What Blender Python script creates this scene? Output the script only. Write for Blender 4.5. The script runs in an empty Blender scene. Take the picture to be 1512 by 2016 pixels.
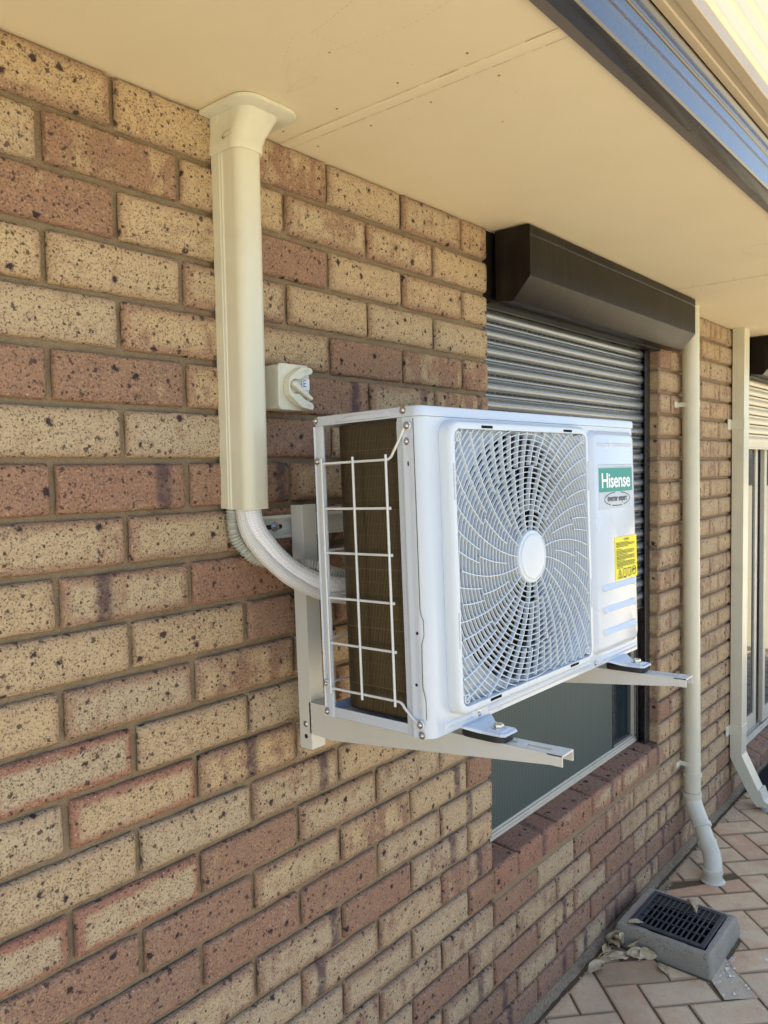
import bpy, bmesh, math, random
from mathutils import Vector, Matrix, Euler, noise
random.seed(7)
S = bpy.context.scene
COL = S.collection
GZ = 2215.0                      # ground level, mm below the centre of the top brick course
def P(x, y, z): return Vector((x / 1000, y / 1000, (z + GZ) / 1000))

# ------------------------------------------------------------------ camera
yaw, pitch, roll = 0.871700186, -0.0544094, -0.01749194
fw = Vector((math.sin(yaw) * math.cos(pitch), math.cos(yaw) * math.cos(pitch), math.sin(pitch)))
rt = fw.cross(Vector((0, 0, 1))).normalized(); up = rt.cross(fw)
c, s = math.cos(roll), math.sin(roll)
r2 = c * rt + s * up; u2 = -s * rt + c * up
cam = bpy.data.cameras.new('camera'); camo = bpy.data.objects.new('camera', cam); COL.objects.link(camo)
camo.matrix_world = Matrix.Translation(P(-696.5, -1120.9, -580.3)) @ Matrix((r2, u2, -fw)).transposed().to_4x4()
cam.sensor_fit = 'VERTICAL'; cam.sensor_height = 24; cam.sensor_width = 18
cam.lens = 1541.71 / 2016 * 24; cam.clip_start = 0.02; cam.clip_end = 500
S.camera = camo
# ------------------------------------------------------------------ light
SUN_EL, SUN_AZ = math.radians(66), math.radians(12)   # the sun stands behind the house (+y)
w = bpy.data.worlds.new('World'); S.world = w; w.use_nodes = True
wn = w.node_tree.nodes; wl = w.node_tree.links
sky = wn.new('ShaderNodeTexSky'); sky.sky_type = 'NISHITA'; sky.sun_disc = False
sky.sun_elevation = SUN_EL; sky.sun_rotation = SUN_AZ
sky.air_density = 1.0; sky.dust_density = 2.5; sky.ozone_density = 1.0
bg = wn['Background']; wl.new(sky.outputs[0], bg.inputs[0]); bg.inputs[1].default_value = 0.15
sl = bpy.data.lights.new('sun', 'SUN'); so = bpy.data.objects.new('sun', sl); COL.objects.link(so)
sl.energy = 5; sl.angle = math.radians(0.53); sl.color = (1, 0.95, 0.84)
d = Vector((math.sin(SUN_AZ) * math.cos(SUN_EL), math.cos(SUN_AZ) * math.cos(SUN_EL), math.sin(SUN_EL)))
so.rotation_euler = d.to_track_quat('Z', 'Y').to_euler(); so.location = d * 30
S.view_settings.view_transform = 'Standard'; S.view_settings.look = 'None'
S.view_settings.gamma = 1; S.view_settings.exposure = 1.55

# ------------------------------------------------------------------ materials
class NT:
    def __init__(s, name):
        s.m = bpy.data.materials.new(name); s.m.use_nodes = True
        s.n = s.m.node_tree.nodes; s.l = s.m.node_tree.links
        s.b = s.n['Principled BSDF']
        s._co = None
    def new(s, t, **k):
        n = s.n.new(t)
        for a, v in k.items(): setattr(n, a, v)
        return n
    def put(s, sock, v):
        if hasattr(v, 'node'): s.l.new(v, sock)
        elif isinstance(v, (tuple, list)) and len(v) == 3 and sock.type == 'RGBA': sock.default_value = (*v, 1)
        else: sock.default_value = v
    def co(s):
        if s._co is None: s._co = s.new('ShaderNodeTexCoord').outputs['Object']
        return s._co
    def scaled(s, v):
        n = s.new('ShaderNodeMapping'); s.put(n.inputs['Vector'], s.co()); n.inputs['Scale'].default_value = v
        return n.outputs[0]
    def noise(s, scale, detail=3, rough=.55, vec=None, col=False):
        n = s.new('ShaderNodeTexNoise'); s.put(n.inputs['Vector'], vec or s.co())
        n.inputs['Scale'].default_value = scale; n.inputs['Detail'].default_value = detail; n.inputs['Roughness'].default_value = rough
        return n.outputs['Color' if col else 'Fac']
    def voro(s, scale, vec=None, out='Distance', rnd=1):
        n = s.new('ShaderNodeTexVoronoi'); s.put(n.inputs['Vector'], vec or s.co())
        n.inputs['Scale'].default_value = scale; n.inputs['Randomness'].default_value = rnd
        return n.outputs[out], n.outputs['Color']
    def math(s, op, a, b=0.0, clamp=False):
        n = s.new('ShaderNodeMath', operation=op); n.use_clamp = clamp
        s.put(n.inputs[0], a); s.put(n.inputs[1], b); return n.outputs[0]
    def step(s, v, lo, hi, a=0.0, b=1.0):
        n = s.new('ShaderNodeMapRange', interpolation_type='SMOOTHSTEP'); s.put(n.inputs[0], v)
        s.put(n.inputs[1], lo); s.put(n.inputs[2], hi); s.put(n.inputs[3], a); s.put(n.inputs[4], b); return n.outputs[0]
    def mix(s, f, a, b, mode='MIX'):
        n = s.new('ShaderNodeMix', data_type='RGBA', blend_type=mode); s.put(n.inputs[0], f)
        s.put(n.inputs[6], a); s.put(n.inputs[7], b); return n.outputs[2]
    def attr(s, name):
        n = s.new('ShaderNodeAttribute'); n.attribute_name = name
        return n
    def sep(s, v):
        n = s.new('ShaderNodeSeparateXYZ'); s.put(n.inputs[0], v); return n.outputs
    def bump(s, h, dist=.001, strength=1.0):
        n = s.new('ShaderNodeBump'); n.inputs['Distance'].default_value = dist; n.inputs['Strength'].default_value = strength
        s.put(n.inputs['Height'], h); s.l.new(n.outputs[0], s.b.inputs['Normal']); return n
    def base(s, col, rough=.6, metal=0, spec=.5):
        s.put(s.b.inputs['Base Color'], col); s.put(s.b.inputs['Roughness'], rough)
        s.b.inputs['Metallic'].default_value = metal; s.b.inputs['Specular IOR Level'].default_value = spec
        return s

def paint(name, col, rough=.45, metal=0, dirt=.08, dscale=9, orange=.00006, spec=.5, coat=0, streak=None, dirtcol=None):
    t = NT(name)
    n = t.noise(dscale, 6, .65)
    n2 = t.noise(120, 2)
    dk = dirtcol or tuple(v * .55 for v in col)
    f = t.math('MULTIPLY', t.step(n, .45, .8), dirt * 2.2)
    if streak:
        st = t.noise(1, 4, .6, vec=t.scaled(streak))
        f = t.math('ADD', f, t.math('MULTIPLY', t.step(st, .5, .85), dirt * 2), True)
    cc = t.mix(f, col, dk)
    cc = t.mix(t.math('MULTIPLY', n2, .06), cc, tuple(v * .8 for v in col))
    t.base(cc, t.step(n, .3, .8, rough * .85, min(1, rough * 1.25)), metal, spec)
    if coat: t.b.inputs['Coat Weight'].default_value = coat; t.b.inputs['Coat Roughness'].default_value = .12
    if orange: t.bump(t.noise(420, 2), orange * 10, .35)
    return t.m

def brick_material():
    t = NT('fired_brick'); tint = t.sep(t.attr('tint').outputs['Vector']); band = t.sep(t.attr('band').outputs['Vector'])
    ed = t.attr('ed').outputs['Fac']; uv = t.sep(t.attr('loc').outputs['Vector'])
    red, redd, rnd = tint[0], tint[1], tint[2]
    nb = t.noise(9, 5, .7); nm = t.noise(34, 4, .65); nf = t.noise(330, 2, .65)
    cream = t.mix(rnd, (.56, .43, .25), (.50, .42, .28))
    cream = t.mix(t.math('MULTIPLY', nb, .35), cream, (.37, .235, .125))
    brown = t.mix(t.step(nm, .35, .65), (.31, .20, .13), (.25, .163, .118))
    brown = t.mix(t.math('MULTIPLY', redd, t.step(nb, .2, .6, .55, 1)), brown, (.345, .155, .105))
    gr_ = t.noise(210, 3, .7); brown = t.mix(t.math('MULTIPLY', t.step(gr_, .5, .64), .6), brown, (.44, .31, .175))
    cream = t.mix(t.math('MULTIPLY', t.step(gr_, .36, .5, 1, 0), .35), cream, (.27, .175, .11))
    cream = t.mix(t.math('MULTIPLY', t.step(nm, .48, .7), .45), cream, (.34, .21, .13))
    # edge burn
    e = t.math('ADD', ed, t.math('MULTIPLY', t.math('SUBTRACT', nm, .5), 26))
    e = t.math('ADD', e, t.math('MULTIPLY', t.math('SUBTRACT', nb, .5), 26))
    ringm = t.math('MULTIPLY', t.step(e, 5, 20, 1, 0), band[2])
    nz_ = t.noise(1, 3, .6, vec=t.scaled((24, 24, 5)))
    base = t.step(t.math('ADD', t.math('ADD', t.math('MULTIPLY', t.math('SUBTRACT', nb, .5), 1.3), t.math('MULTIPLY', t.math('SUBTRACT', nz_, .5), 1.5)), t.math('ADD', red, t.math('MULTIPLY', t.math('SUBTRACT', nm, .5), .6))), .35, .75)
    f = t.math('MAXIMUM', ringm, base)
    col = t.mix(f, cream, brown)
    # burnt vertical band
    bd = t.math('ABSOLUTE', t.math('SUBTRACT', t.math('ADD', uv[0], t.math('MULTIPLY', t.math('SUBTRACT', nm, .5), .012)), band[0]))
    bm_ = t.math('MULTIPLY', t.step(bd, .006, .021, 1, 0), band[1])
    bm_ = t.math('MULTIPLY', bm_, t.step(nm, .3, .6, .45, 1))
    col = t.mix(bm_, col, (.085, .055, .062))
    # fine dark pepper, bigger ironspots, pale grit
    warp = t.new('ShaderNodeVectorMath', operation='ADD'); t.put(warp.inputs[0], t.co())
    wn_ = t.new('ShaderNodeVectorMath', operation='SCALE'); t.put(wn_.inputs[0], t.noise(160, 2, .6, col=True)); wn_.inputs[3].default_value = .006
    t.l.new(wn_.outputs[0], warp.inputs[1]); wv = warp.outputs[0]
    wn2 = t.new('ShaderNodeVectorMath', operation='SCALE'); t.put(wn2.inputs[0], t.noise(110, 3, .7, col=True)); wn2.inputs[3].default_value = .016
    warp2 = t.new('ShaderNodeVectorMath', operation='ADD'); t.put(warp2.inputs[0], t.co()); t.l.new(wn2.outputs[0], warp2.inputs[1]); wv2 = warp2.outputs[0]
    d1, c1 = t.voro(250, wv); s1 = t.sep(c1)
    pep = t.math('MULTIPLY', t.step(d1, .26, .42, 1, 0), t.step(t.math('ADD', s1[0], t.math('MULTIPLY', t.math('SUBTRACT', nb, .5), .9)), .34, .44))
    d2, c2 = t.voro(88, wv); s2 = t.sep(c2)
    pep2 = t.math('MULTIPLY', t.step(d2, .17, .27, 1, 0), t.step(s2[0], .58, .62))
    d3, c3 = t.voro(27, wv2); s3 = t.sep(c3)
    d5, c5 = t.voro(52, wv2); s5 = t.sep(c5); med = t.math('MULTIPLY', t.step(t.math('SUBTRACT', d5, t.math('MULTIPLY', s5[1], .13)), .10, .19, 1, 0), t.step(s5[0], .50, .54))
    big = t.math('MULTIPLY', t.step(t.math('SUBTRACT', d3, t.math('MULTIPLY', s3[1], .12)), .08, .15, 1, 0), t.step(s3[0], .42, .46))
    dk = t.math('MAXIMUM', t.math('MULTIPLY', pep, .6), t.math('MULTIPLY', pep2, .9))
    col = t.mix(t.math('MULTIPLY', t.step(nf, .52, .64), .55), col, (.17, .115, .085))
    col = t.mix(dk, col, (.06, .04, .036))
    halo = t.math('MULTIPLY', t.step(t.math('SUBTRACT', d3, t.math('MULTIPLY', s3[1], .12)), .12, .24, 1, 0), t.step(s3[0], .42, .46))
    col = t.mix(t.math('MULTIPLY', halo, .35), col, (.16, .10, .075))
    col = t.mix(t.math('MULTIPLY', big, .93), col, (.028, .022, .028))
    stn = t.noise(1.6, 5, .6); col = t.mix(t.math('MULTIPLY', t.step(stn, .5, .75), .22), col, (.22, .15, .09))
    col = t.mix(t.math('MULTIPLY', med, .82), col, (.05, .035, .036))
    d4, c4 = t.voro(170, wv); s4 = t.sep(c4)
    grit = t.math('MULTIPLY', t.step(d4, .16, .26, 1, 0), t.step(s4[1], .84, .86))
    col = t.mix(t.math('MULTIPLY', grit, .7), col, (.62, .52, .42))
    # mortar smears and dust hold to the lower part of the wall
    t.base(col, .88, 0, .25)
    h = t.math('SUBTRACT', t.math('ADD', t.math('MULTIPLY', nf, .5), t.math('MULTIPLY', t.noise(90, 3), .5)), t.math('ADD', t.math('MULTIPLY', pep, .5), t.math('MULTIPLY', big, .7)))
    t.bump(h, .0016, .9)
    return t.m

def mortar_material():
    t = NT('mortar'); n = t.noise(60, 6, .7); n2 = t.noise(700, 2, .6); n3 = t.noise(5, 3)
    col = t.mix(n, (.24, .175, .105), (.43, .33, .21)); col = t.mix(t.step(n2, .55, .7), col, (.16, .12, .08))
    n4 = t.noise(24, 4, .7); col = t.mix(t.math('MULTIPLY', t.step(n4, .55, .75), .5), col, (.40, .33, .22))
    t.base(col, .95, 0, .2); t.bump(t.math('ADD', n, t.math('MULTIPLY', n2, .5)), .006, 1.0); return t.m

def soffit_material():
    t = NT('soffit_paint'); n = t.noise(3, 5, .6); n2 = t.noise(22, 6, .7); n3 = t.noise(900, 2)
    col = t.mix(t.math('MULTIPLY', t.step(n, .4, .75), .25), (.74, .665, .48), (.64, .56, .39))
    d, c = t.voro(16); sp = t.math('MULTIPLY', t.step(d, .035, .05, 1, 0), t.step(t.sep(c)[0], .8, .82))
    col = t.mix(t.math('MULTIPLY', t.step(n2, .6, .8), .12), col, (.36, .28, .19))
    col = t.mix(t.math('MULTIPLY', sp, .6), col, (.2, .15, .1))
    t.base(col, .7, 0, .35); t.bump(t.math('ADD', n3, t.math('MULTIPLY', t.noise(140, 3), .6)), .0006, .5); return t.m

def paver_material():
    t = NT('clay_paver'); tint = t.sep(t.attr('tint').outputs['Vector']); n = t.noise(11, 5, .65); n2 = t.noise(300, 3, .6)
    ed = t.attr('ed').outputs['Fac']
    col = t.mix(tint[0], (.74, .58, .36), (.66, .53, .35)); col = t.mix(t.step(t.math('ADD', n, t.math('MULTIPLY', tint[1], .35)), .42, .8), col, (.64, .39, .235))
    sn = t.noise(2.2, 4); col = t.mix(t.math('MULTIPLY', t.step(sn, .45, .75), .45), col, (.30, .25, .17))
    e = t.math('ADD', ed, t.math('MULTIPLY', t.math('SUBTRACT', n, .5), 14))
    col = t.mix(t.step(e, 1, 9, .6, 0), col, (.20, .13, .075))
    st = t.noise(1, 4, .6, vec=t.scaled((60, 260, 60))); col = t.mix(t.math('MULTIPLY', t.step(st, .62, .72), .55), col, (.17, .11, .08))
    st2 = t.noise(240, 2, .6); col = t.mix(t.math('MULTIPLY', t.step(st2, .66, .74), .7), col, (.13, .09, .07))
    t.base(col, .82, 0, .3); t.bump(t.math('ADD', n2, st), .0015, .6); return t.m

def sand_material(name, a, b, sc=500, bd=.004):
    t = NT(name); n = t.noise(sc, 3, .7); n2 = t.noise(15, 5, .7)
    col = t.mix(t.step(n, .35, .65), a, b); col = t.mix(t.math('MULTIPLY', n2, .5), col, tuple(v * .5 for v in a))
    t.base(col, .95, 0, .2); t.bump(t.math('ADD', n, n2), bd, .9); return t.m

def concrete_material():
    t = NT('cast_concrete'); n = t.noise(20, 6, .7); n2 = t.noise(420, 3, .6); d, c = t.voro(120)
    col = t.mix(n, (.34, .31, .25), (.47, .43, .35)); col = t.mix(t.step(n2, .58, .7), col, (.17, .16, .13))
    pit = t.math('MULTIPLY', t.step(d, .15, .3, 1, 0), t.step(t.sep(c)[0], .8, .85)); col = t.mix(t.math('MULTIPLY', pit, .6), col, (.1, .095, .08))
    t.base(col, .9, 0, .25); t.bump(t.math('SUBTRACT', t.math('ADD', n, t.math('MULTIPLY', n2, .7)), t.math('MULTIPLY', pit, 2)), .005, 1.0); return t.m

def coil_material():
    t = NT('coil_fins'); o = t.sep(t.co())
    fin = t.math('SINE', t.math('MULTIPLY', t.math('ADD', o[0], o[1]), 2 * math.pi / .0032))
    row = t.math('SINE', t.math('MULTIPLY', o[2], 2 * math.pi / .019)); n = t.noise(1, 5, .7, vec=t.scaled((260, 260, 7))); nn = t.noise(14, 4)
    col = t.mix(t.step(fin, -.6, .8), (.052, .040, .019), (.088, .067, .032))
    col = t.mix(t.math('MULTIPLY', t.step(row, .9, 1), .16), col, (.2, .16, .09)); col = t.mix(t.math('MULTIPLY', t.step(n, .64, .76), .6), col, (.26, .21, .12))
    col = t.mix(t.math('MULTIPLY', nn, .5), col, (.07, .05, .026))
    t.base(col, .34, .6, .5); t.bump(fin, .0008, .4); return t.m

def mesh_screen_material():
    t = NT('woven_screen'); o = t.sep(t.co())
    a = t.math('SINE', t.math('MULTIPLY', o[0], 2 * math.pi / .009)); b = t.math('SINE', t.math('MULTIPLY', o[2], 2 * math.pi / .007))
    n = t.noise(1, 3, .6, vec=t.scaled((60, 60, 400))); col = t.mix(t.step(t.math('MAXIMUM', a, b), .3, .95), (.02, .035, .037), (.085, .145, .145))
    col = t.mix(t.math('MULTIPLY', n, .5), col, (.03, .042, .043)); t.base(col, .5, .1, .5); return t.m

def glass_dark():
    t = NT('window_glass'); n = t.noise(2.5, 2); t.base(t.mix(n, (.012, .02, .026), (.03, .045, .05)), .04, 0, .6)
    t.bump(t.noise(1.5, 1), .002, .15); return t.m

def slat_material(name, col, rough, metal):
    t = NT(name); n = t.noise(1, 5, .7, vec=t.scaled((3, 60, 260))); n2 = t.noise(30, 5, .7)
    cc = t.mix(t.math('MULTIPLY', t.step(n2, .5, .8), .35), col, tuple(v * .6 for v in col)); cc = t.mix(t.math('MULTIPLY', n, .25), cc, tuple(v * .75 for v in col))
    t.base(cc, t.step(n, .3, .7, rough * .8, rough * 1.3), metal, .5); return t.m

def weave_material(name, col, dark, px, dr):
    t = NT(name); o = t.attr('loc').outputs['Vector']; sv = t.sep(o)
    a = t.math('SINE', t.math('MULTIPLY', sv[0], 2 * math.pi / px)); b = t.math('SINE', t.math('MULTIPLY', sv[1], 2 * math.pi * dr))
    g = t.math('MULTIPLY', t.step(a, -.9, -.2), t.step(b, -.95, -.5)); t.base(t.mix(g, dark, col), .5, 0, .5); t.bump(g, .001, .8); return t.m

def translucent_material():
    t = NT('awning_sheet'); n = t.noise(12, 4); t.base(t.mix(t.math('MULTIPLY', n, .2), (.80, .70, .54), (.66, .55, .40)), .45, 0, .5)
    tr = t.new('ShaderNodeBsdfTranslucent'); tr.inputs[0].default_value = (.9, .82, .66, 1)
    mx = t.new('ShaderNodeMixShader'); mx.inputs[0].default_value = .22
    t.l.new(t.b.outputs[0], mx.inputs[1]); t.l.new(tr.outputs[0], mx.inputs[2]); t.l.new(mx.outputs[0], t.n['Material Output'].inputs[0]); return t.m

def leaf_material():
    t = NT('dry_leaf'); n = t.noise(70, 4); r = t.new('ShaderNodeObjectInfo').outputs['Random']
    col = t.mix(r, (.66, .57, .38), (.52, .42, .25)); col = t.mix(t.step(n, .4, .7), col, (.40, .30, .17)); t.base(col, .7, 0, .4); t.bump(n, .001, .5); return t.m

M = dict(
    brick=brick_material(), mortar=mortar_material(), soffit=soffit_material(), paver=paver_material(),
    sand=sand_material('joint_sand', (.14, .10, .06), (.27, .20, .12)), debris=sand_material('grit', (.58, .48, .33), (.74, .63, .46), 260, .0012),
    haunch=sand_material('haunch_mix', (.20, .155, .10), (.36, .29, .20), 120, .003), concrete=concrete_material(), coil=coil_material(), screen=mesh_screen_material(), glass=glass_dark(),
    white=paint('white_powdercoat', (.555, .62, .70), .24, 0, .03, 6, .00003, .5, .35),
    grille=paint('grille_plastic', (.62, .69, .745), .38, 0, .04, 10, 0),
    inner=paint('inner_panel', (.42, .46, .49), .4, 0, .1, 10, 0),
    fan=paint('fan_plastic', (.012, .013, .014), .8, 0, .1, 10, 0, 0.05), black=paint('black_void', (.008, .008, .009), .9, 0, .1, 10, 0, 0.0),
    wire=paint('wire_coating', (.70, .74, .75), .35, 0, .05, 30, 0),
    bracket=paint('bracket_powdercoat', (.62, .63, .59), .42, 0, .05, 8),
    pvc=paint('cream_pvc', (.66, .65, .52), .33, 0, .13, 5, .00002, .5, .1, (30, 30, 1.2)),
    switchp=paint('switch_plastic', (.70, .69, .56), .36, 0, .06, 25, .00002),
    seam=paint('coil_seam', (.16, .13, .075), .5, 0, .2, 40, 0),
    dark=paint('dark_bronze_metal', (.011, .009, .008), .36, .0, .10, 5, .00004, .14, 0, (40, 40, 3), dirtcol=(.10, .085, .055)),
    gutter=paint('dark_gutter_metal', (.03, .028, .027), .25, .2, .2, 7, 0, .9, .6, (2, 60, 60), dirtcol=(.07, .065, .06)),
    fascia=paint('fascia_strip', (.14, .125, .115), .5, 0, .1), rail=paint('black_rail', (.016, .017, .022), .3, 0, .25, 14, .00002, .6),
    frame=paint('window_frame_paint', (.58, .55, .45), .4, 0, .15, 8), rubber=paint('black_rubber', (.018, .018, .018), .6, 0, .2),
    steel=paint('zinc_steel', (.55, .56, .57), .28, 1, .15, 60, 0), slat=slat_material('silver_slats', (.25, .28, .31), .28, .6),
    slot=paint('slot_shadow', (.02, .02, .02), .8, 0, 0), slat2=slat_material('cream_slats', (.72, .67, .52), .38, 0),
    teal=paint('teal_label', (.0, .27, .235), .35, 0, .02, 10, 0), lab=paint('label_white', (.86, .87, .88), .35, 0, .02, 10, 0),
    film=paint('grey_film', (.47, .54, .61), .3, 0, .02, 10, 0), ink=paint('label_ink', (.02, .03, .06), .5, 0, 0, 10, 0),
    yellow=paint('yellow_label', (.80, .72, .015), .4, 0, .02, 10, 0), ink2=paint('label_black', (.05, .05, .01), .5, 0, 0, 10, 0),
    ctrl=paint('grate_plastic', (.04, .043, .055), .38, 0, .35, 40, .00003, .5, 0, None, (.10, .10, .09)), mat=sand_material('mat_fibre', (.018, .02, .028), (.04, .042, .055), 700),
    beam=paint('cream_beam', (.50, .43, .32), .45, 0, .1, 6, 0, .5, 0, (1, 40, 40)), sheet=translucent_material(), leaf=leaf_material(),
    roof=paint('roof_tiles', (.20, .12, .08), .8, 0, .3), fence=paint('fence_sheet', (.30, .32, .30), .6, 0, .1),
    flake=paint('paint_flake', (.75, .74, .72), .6, 0, .2, 80), grime=paint('grime', (.30, .235, .155), .8, 0, 0), smudge=paint('smudge', (.60, .51, .36), .8, 0, 0), embossed=paint('embossing', (.50, .48, .36), .5, 0, 0),
    hose=weave_material('insulated_pipe', (.88, .89, .90), (.76, .78, .80), .0046, 14), hose2=weave_material('drain_hose', (.78, .78, .76), (.60, .60, .58), .0034, 18),
    conduit=paint('grey_conduit', (.42, .44, .39), .45, 0, .1, 20, 0), lawn=sand_material('dry_ground', (.46, .385, .25), (.56, .48, .33), 30),
)

# ------------------------------------------------------------------ mesh building
class MB:
    def __init__(s, org=(0, 0, 0)):
        s.v = []; s.f = []; s.o = Vector(org); s.at = {}
    def add(s, vs, fs):
        b = len(s.v); s.v += [(Vector(q) - s.o) / 1000 for q in vs]; s.f += [tuple(i + b for i in f) for f in fs]; return b
    def box(s, x0, x1, y0, y1, z0, z1, bev=0, seg=1):
        x0, x1 = sorted((x0, x1)); y0, y1 = sorted((y0, y1)); z0, z1 = sorted((z0, z1))
        b = bmesh.new(); bmesh.ops.create_cube(b, size=1)
        for v in b.verts: v.co = Vector((x0 + (v.co.x + .5) * (x1 - x0), y0 + (v.co.y + .5) * (y1 - y0), z0 + (v.co.z + .5) * (z1 - z0)))
        if bev: bmesh.ops.bevel(b, geom=list(b.edges), offset=bev, segments=seg, profile=.5, affect='EDGES')
        s.bm(b)
    def bm(s, b, mat=None):
        b.verts.index_update()
        s.add([(mat @ v.co if mat else v.co.copy()) for v in b.verts], [[v.index for v in f.verts] for f in b.faces]); b.free()
    def prism(s, poly, axis, a0, a1, bev=0):
        n = len(poly)
        def mk(p, a): return {'x': (a, p[0], p[1]), 'y': (p[0], a, p[1]), 'z': (p[0], p[1], a)}[axis]
        if bev:
            b = bmesh.new(); lo = [b.verts.new(mk(p, a0)) for p in poly]; hi = [b.verts.new(mk(p, a1)) for p in poly]
            b.faces.new(lo); b.faces.new(hi[::-1])
            for i in range(n): b.faces.new((lo[i], hi[i], hi[(i + 1) % n], lo[(i + 1) % n]))
            bmesh.ops.recalc_face_normals(b, faces=list(b.faces)); bmesh.ops.bevel(b, geom=list(b.edges), offset=bev, segments=1, affect='EDGES'); s.bm(b); return
        s.add([mk(p, a0) for p in poly] + [mk(p, a1) for p in poly], [tuple(range(n)), tuple(range(2 * n - 1, n - 1, -1))] + [(i, i + n, (i + 1) % n + n, (i + 1) % n) for i in range(n)])
    def loft(s, rings, closed=True, cap0=True, cap1=True):
        n = len(rings[0]); vs = [p for r in rings for p in r]; fs = []
        for k in range(len(rings) - 1):
            for i in range(n if closed else n - 1):
                j = (i + 1) % n; fs.append((k * n + i, k * n + j, (k + 1) * n + j, (k + 1) * n + i))
        if closed and cap0: fs.append(tuple(range(n - 1, -1, -1)))
        if closed and cap1: fs.append(tuple(range((len(rings) - 1) * n, len(rings) * n)))
        return s.add(vs, fs)
    def tube(s, pts, r, n=10, cap=True, uv=False, phase=0):
        pts = [Vector(p) for p in pts]; m = len(pts); rr = r if isinstance(r, (list, tuple)) else [r] * m
        tg = [(pts[min(i + 1, m - 1)] - pts[max(i - 1, 0)]).normalized() for i in range(m)]
        a = Vector((0, 0, 1)) if abs(tg[0].z) < .9 else Vector((1, 0, 0)); nrm = (a - tg[0] * a.dot(tg[0])).normalized(); rings = []; L = 0; b = len(s.v)
        for i in range(m):
            nrm = (nrm - tg[i] * nrm.dot(tg[i])).normalized(); bi = tg[i].cross(nrm)
            if i: L += (pts[i] - pts[i - 1]).length
            rings.append([pts[i] + (nrm * math.cos(phase + 2 * math.pi * k / n) + bi * math.sin(phase + 2 * math.pi * k / n)) * rr[i] for k in range(n)])
            if uv:
                for k in range(n): s.at.setdefault('loc', {})[b + i * n + k] = (L / 1000, (k if k <= n / 2 else n - k) / n, 0)
        s.loft(rings, True, cap, cap)
    def lathe(s, prof, c, ax='z', n=24, sgn=1):
        c = Vector(c); rings = []
        for r, h in prof:
            ring = []
            for k in range(n):
                a = 2 * math.pi * k / n; p, q = r * math.cos(a), r * math.sin(a)
                ring.append(c + {'z': Vector((p, q, h * sgn)), 'y': Vector((p, h * sgn, q)), 'x': Vector((h * sgn, p, q))}[ax])
            rings.append(ring)
        s.loft(rings)
    def cut(s):
        if s.v: s.done = getattr(s, 'done', []) + [(s.v, s.f, s.at)]; s.v = []; s.f = []; s.at = {}
    def builds(s, name, mat, parent=None, smooth=40):
        s.cut(); r = []
        for s.v, s.f, s.at in s.done: r.append(s.build(name, mat, parent, smooth))
        return r
    def build(s, name, mat, parent=None, smooth=40):
        me = bpy.data.meshes.new(name); me.from_pydata([tuple(v) for v in s.v], [], s.f); me.validate(); me.update()
        b = bmesh.new(); b.from_mesh(me); bmesh.ops.recalc_face_normals(b, faces=list(b.faces)); b.to_mesh(me); b.free()
        for an, dct in s.at.items():
            A = me.attributes.new(an, 'FLOAT' if an == 'ed' else 'FLOAT_VECTOR', 'POINT')
            for i, v in dct.items():
                if an == 'ed': A.data[i].value = v
                else: A.data[i].vector = v
        if smooth: me.polygons.foreach_set('use_smooth', [True] * len(me.polygons)); me.set_sharp_from_angle(angle=math.radians(smooth))
        me.materials.append(M[mat] if isinstance(mat, str) else mat)
        o = bpy.data.objects.new(name, me); COL.objects.link(o)
        if parent: o.parent = parent
        else: o.location = P(*s.o)
        return o
def tag(o, label=None, cat=None, group=None, kind=None):
    for k, v in (('label', label), ('category', cat), ('group', group), ('kind', kind)):
        if v: o[k] = v
    return o
def thing(name, label, cat, at, group=None, rot=None):
    o = bpy.data.objects.new(name, None); o.empty_display_size = .05; COL.objects.link(o); o.location = P(*at)
    if rot: o.rotation_euler = rot
    return tag(o, label, cat, group)
def copy_tree(o, parent=None):
    c = o.copy(); COL.objects.link(c); c.parent = parent
    for ch in list(o.children): copy_tree(ch, c)
    return c
def arc(cx, cy, r, a0, a1, n):
    return [(cx + r * math.cos(math.radians(a0 + (a1 - a0) * i / n)), cy + r * math.sin(math.radians(a0 + (a1 - a0) * i / n))) for i in range(n + 1)]
def rrect(x0, x1, y0, y1, r, n=6):
    return arc(x1 - r, y1 - r, r, 0, 90, n) + arc(x0 + r, y1 - r, r, 90, 180, n) + arc(x0 + r, y0 + r, r, 180, 270, n) + arc(x1 - r, y0 + r, r, 270, 360, n)
def spline(pts, n=10):
    pts = [Vector(p) for p in pts]; q = [2 * pts[0] - pts[1]] + pts + [2 * pts[-1] - pts[-2]]; out = []
    for i in range(1, len(q) - 2):
        for k in range(n):
            t = k / n; a, b, c_, d_ = q[i - 1], q[i], q[i + 1], q[i + 2]
            out.append(.5 * ((2 * b) + (c_ - a) * t + (2 * a - 5 * b + 4 * c_ - d_) * t * t + (3 * b - a - 3 * c_ + d_) * t ** 3))
    return out + [pts[-1]]
def screw(mb, c, axis='x', sgn=-1, r=4.2):
    mb.lathe([(r + 2, 0), (r + 2, .8), (r, 1), (r * .95, 2.2), (r * .7, 3.4), (r * .3, 3.9), (.8, 3.2), (0.1, 3.2)], c, axis, 14, sgn)
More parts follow.
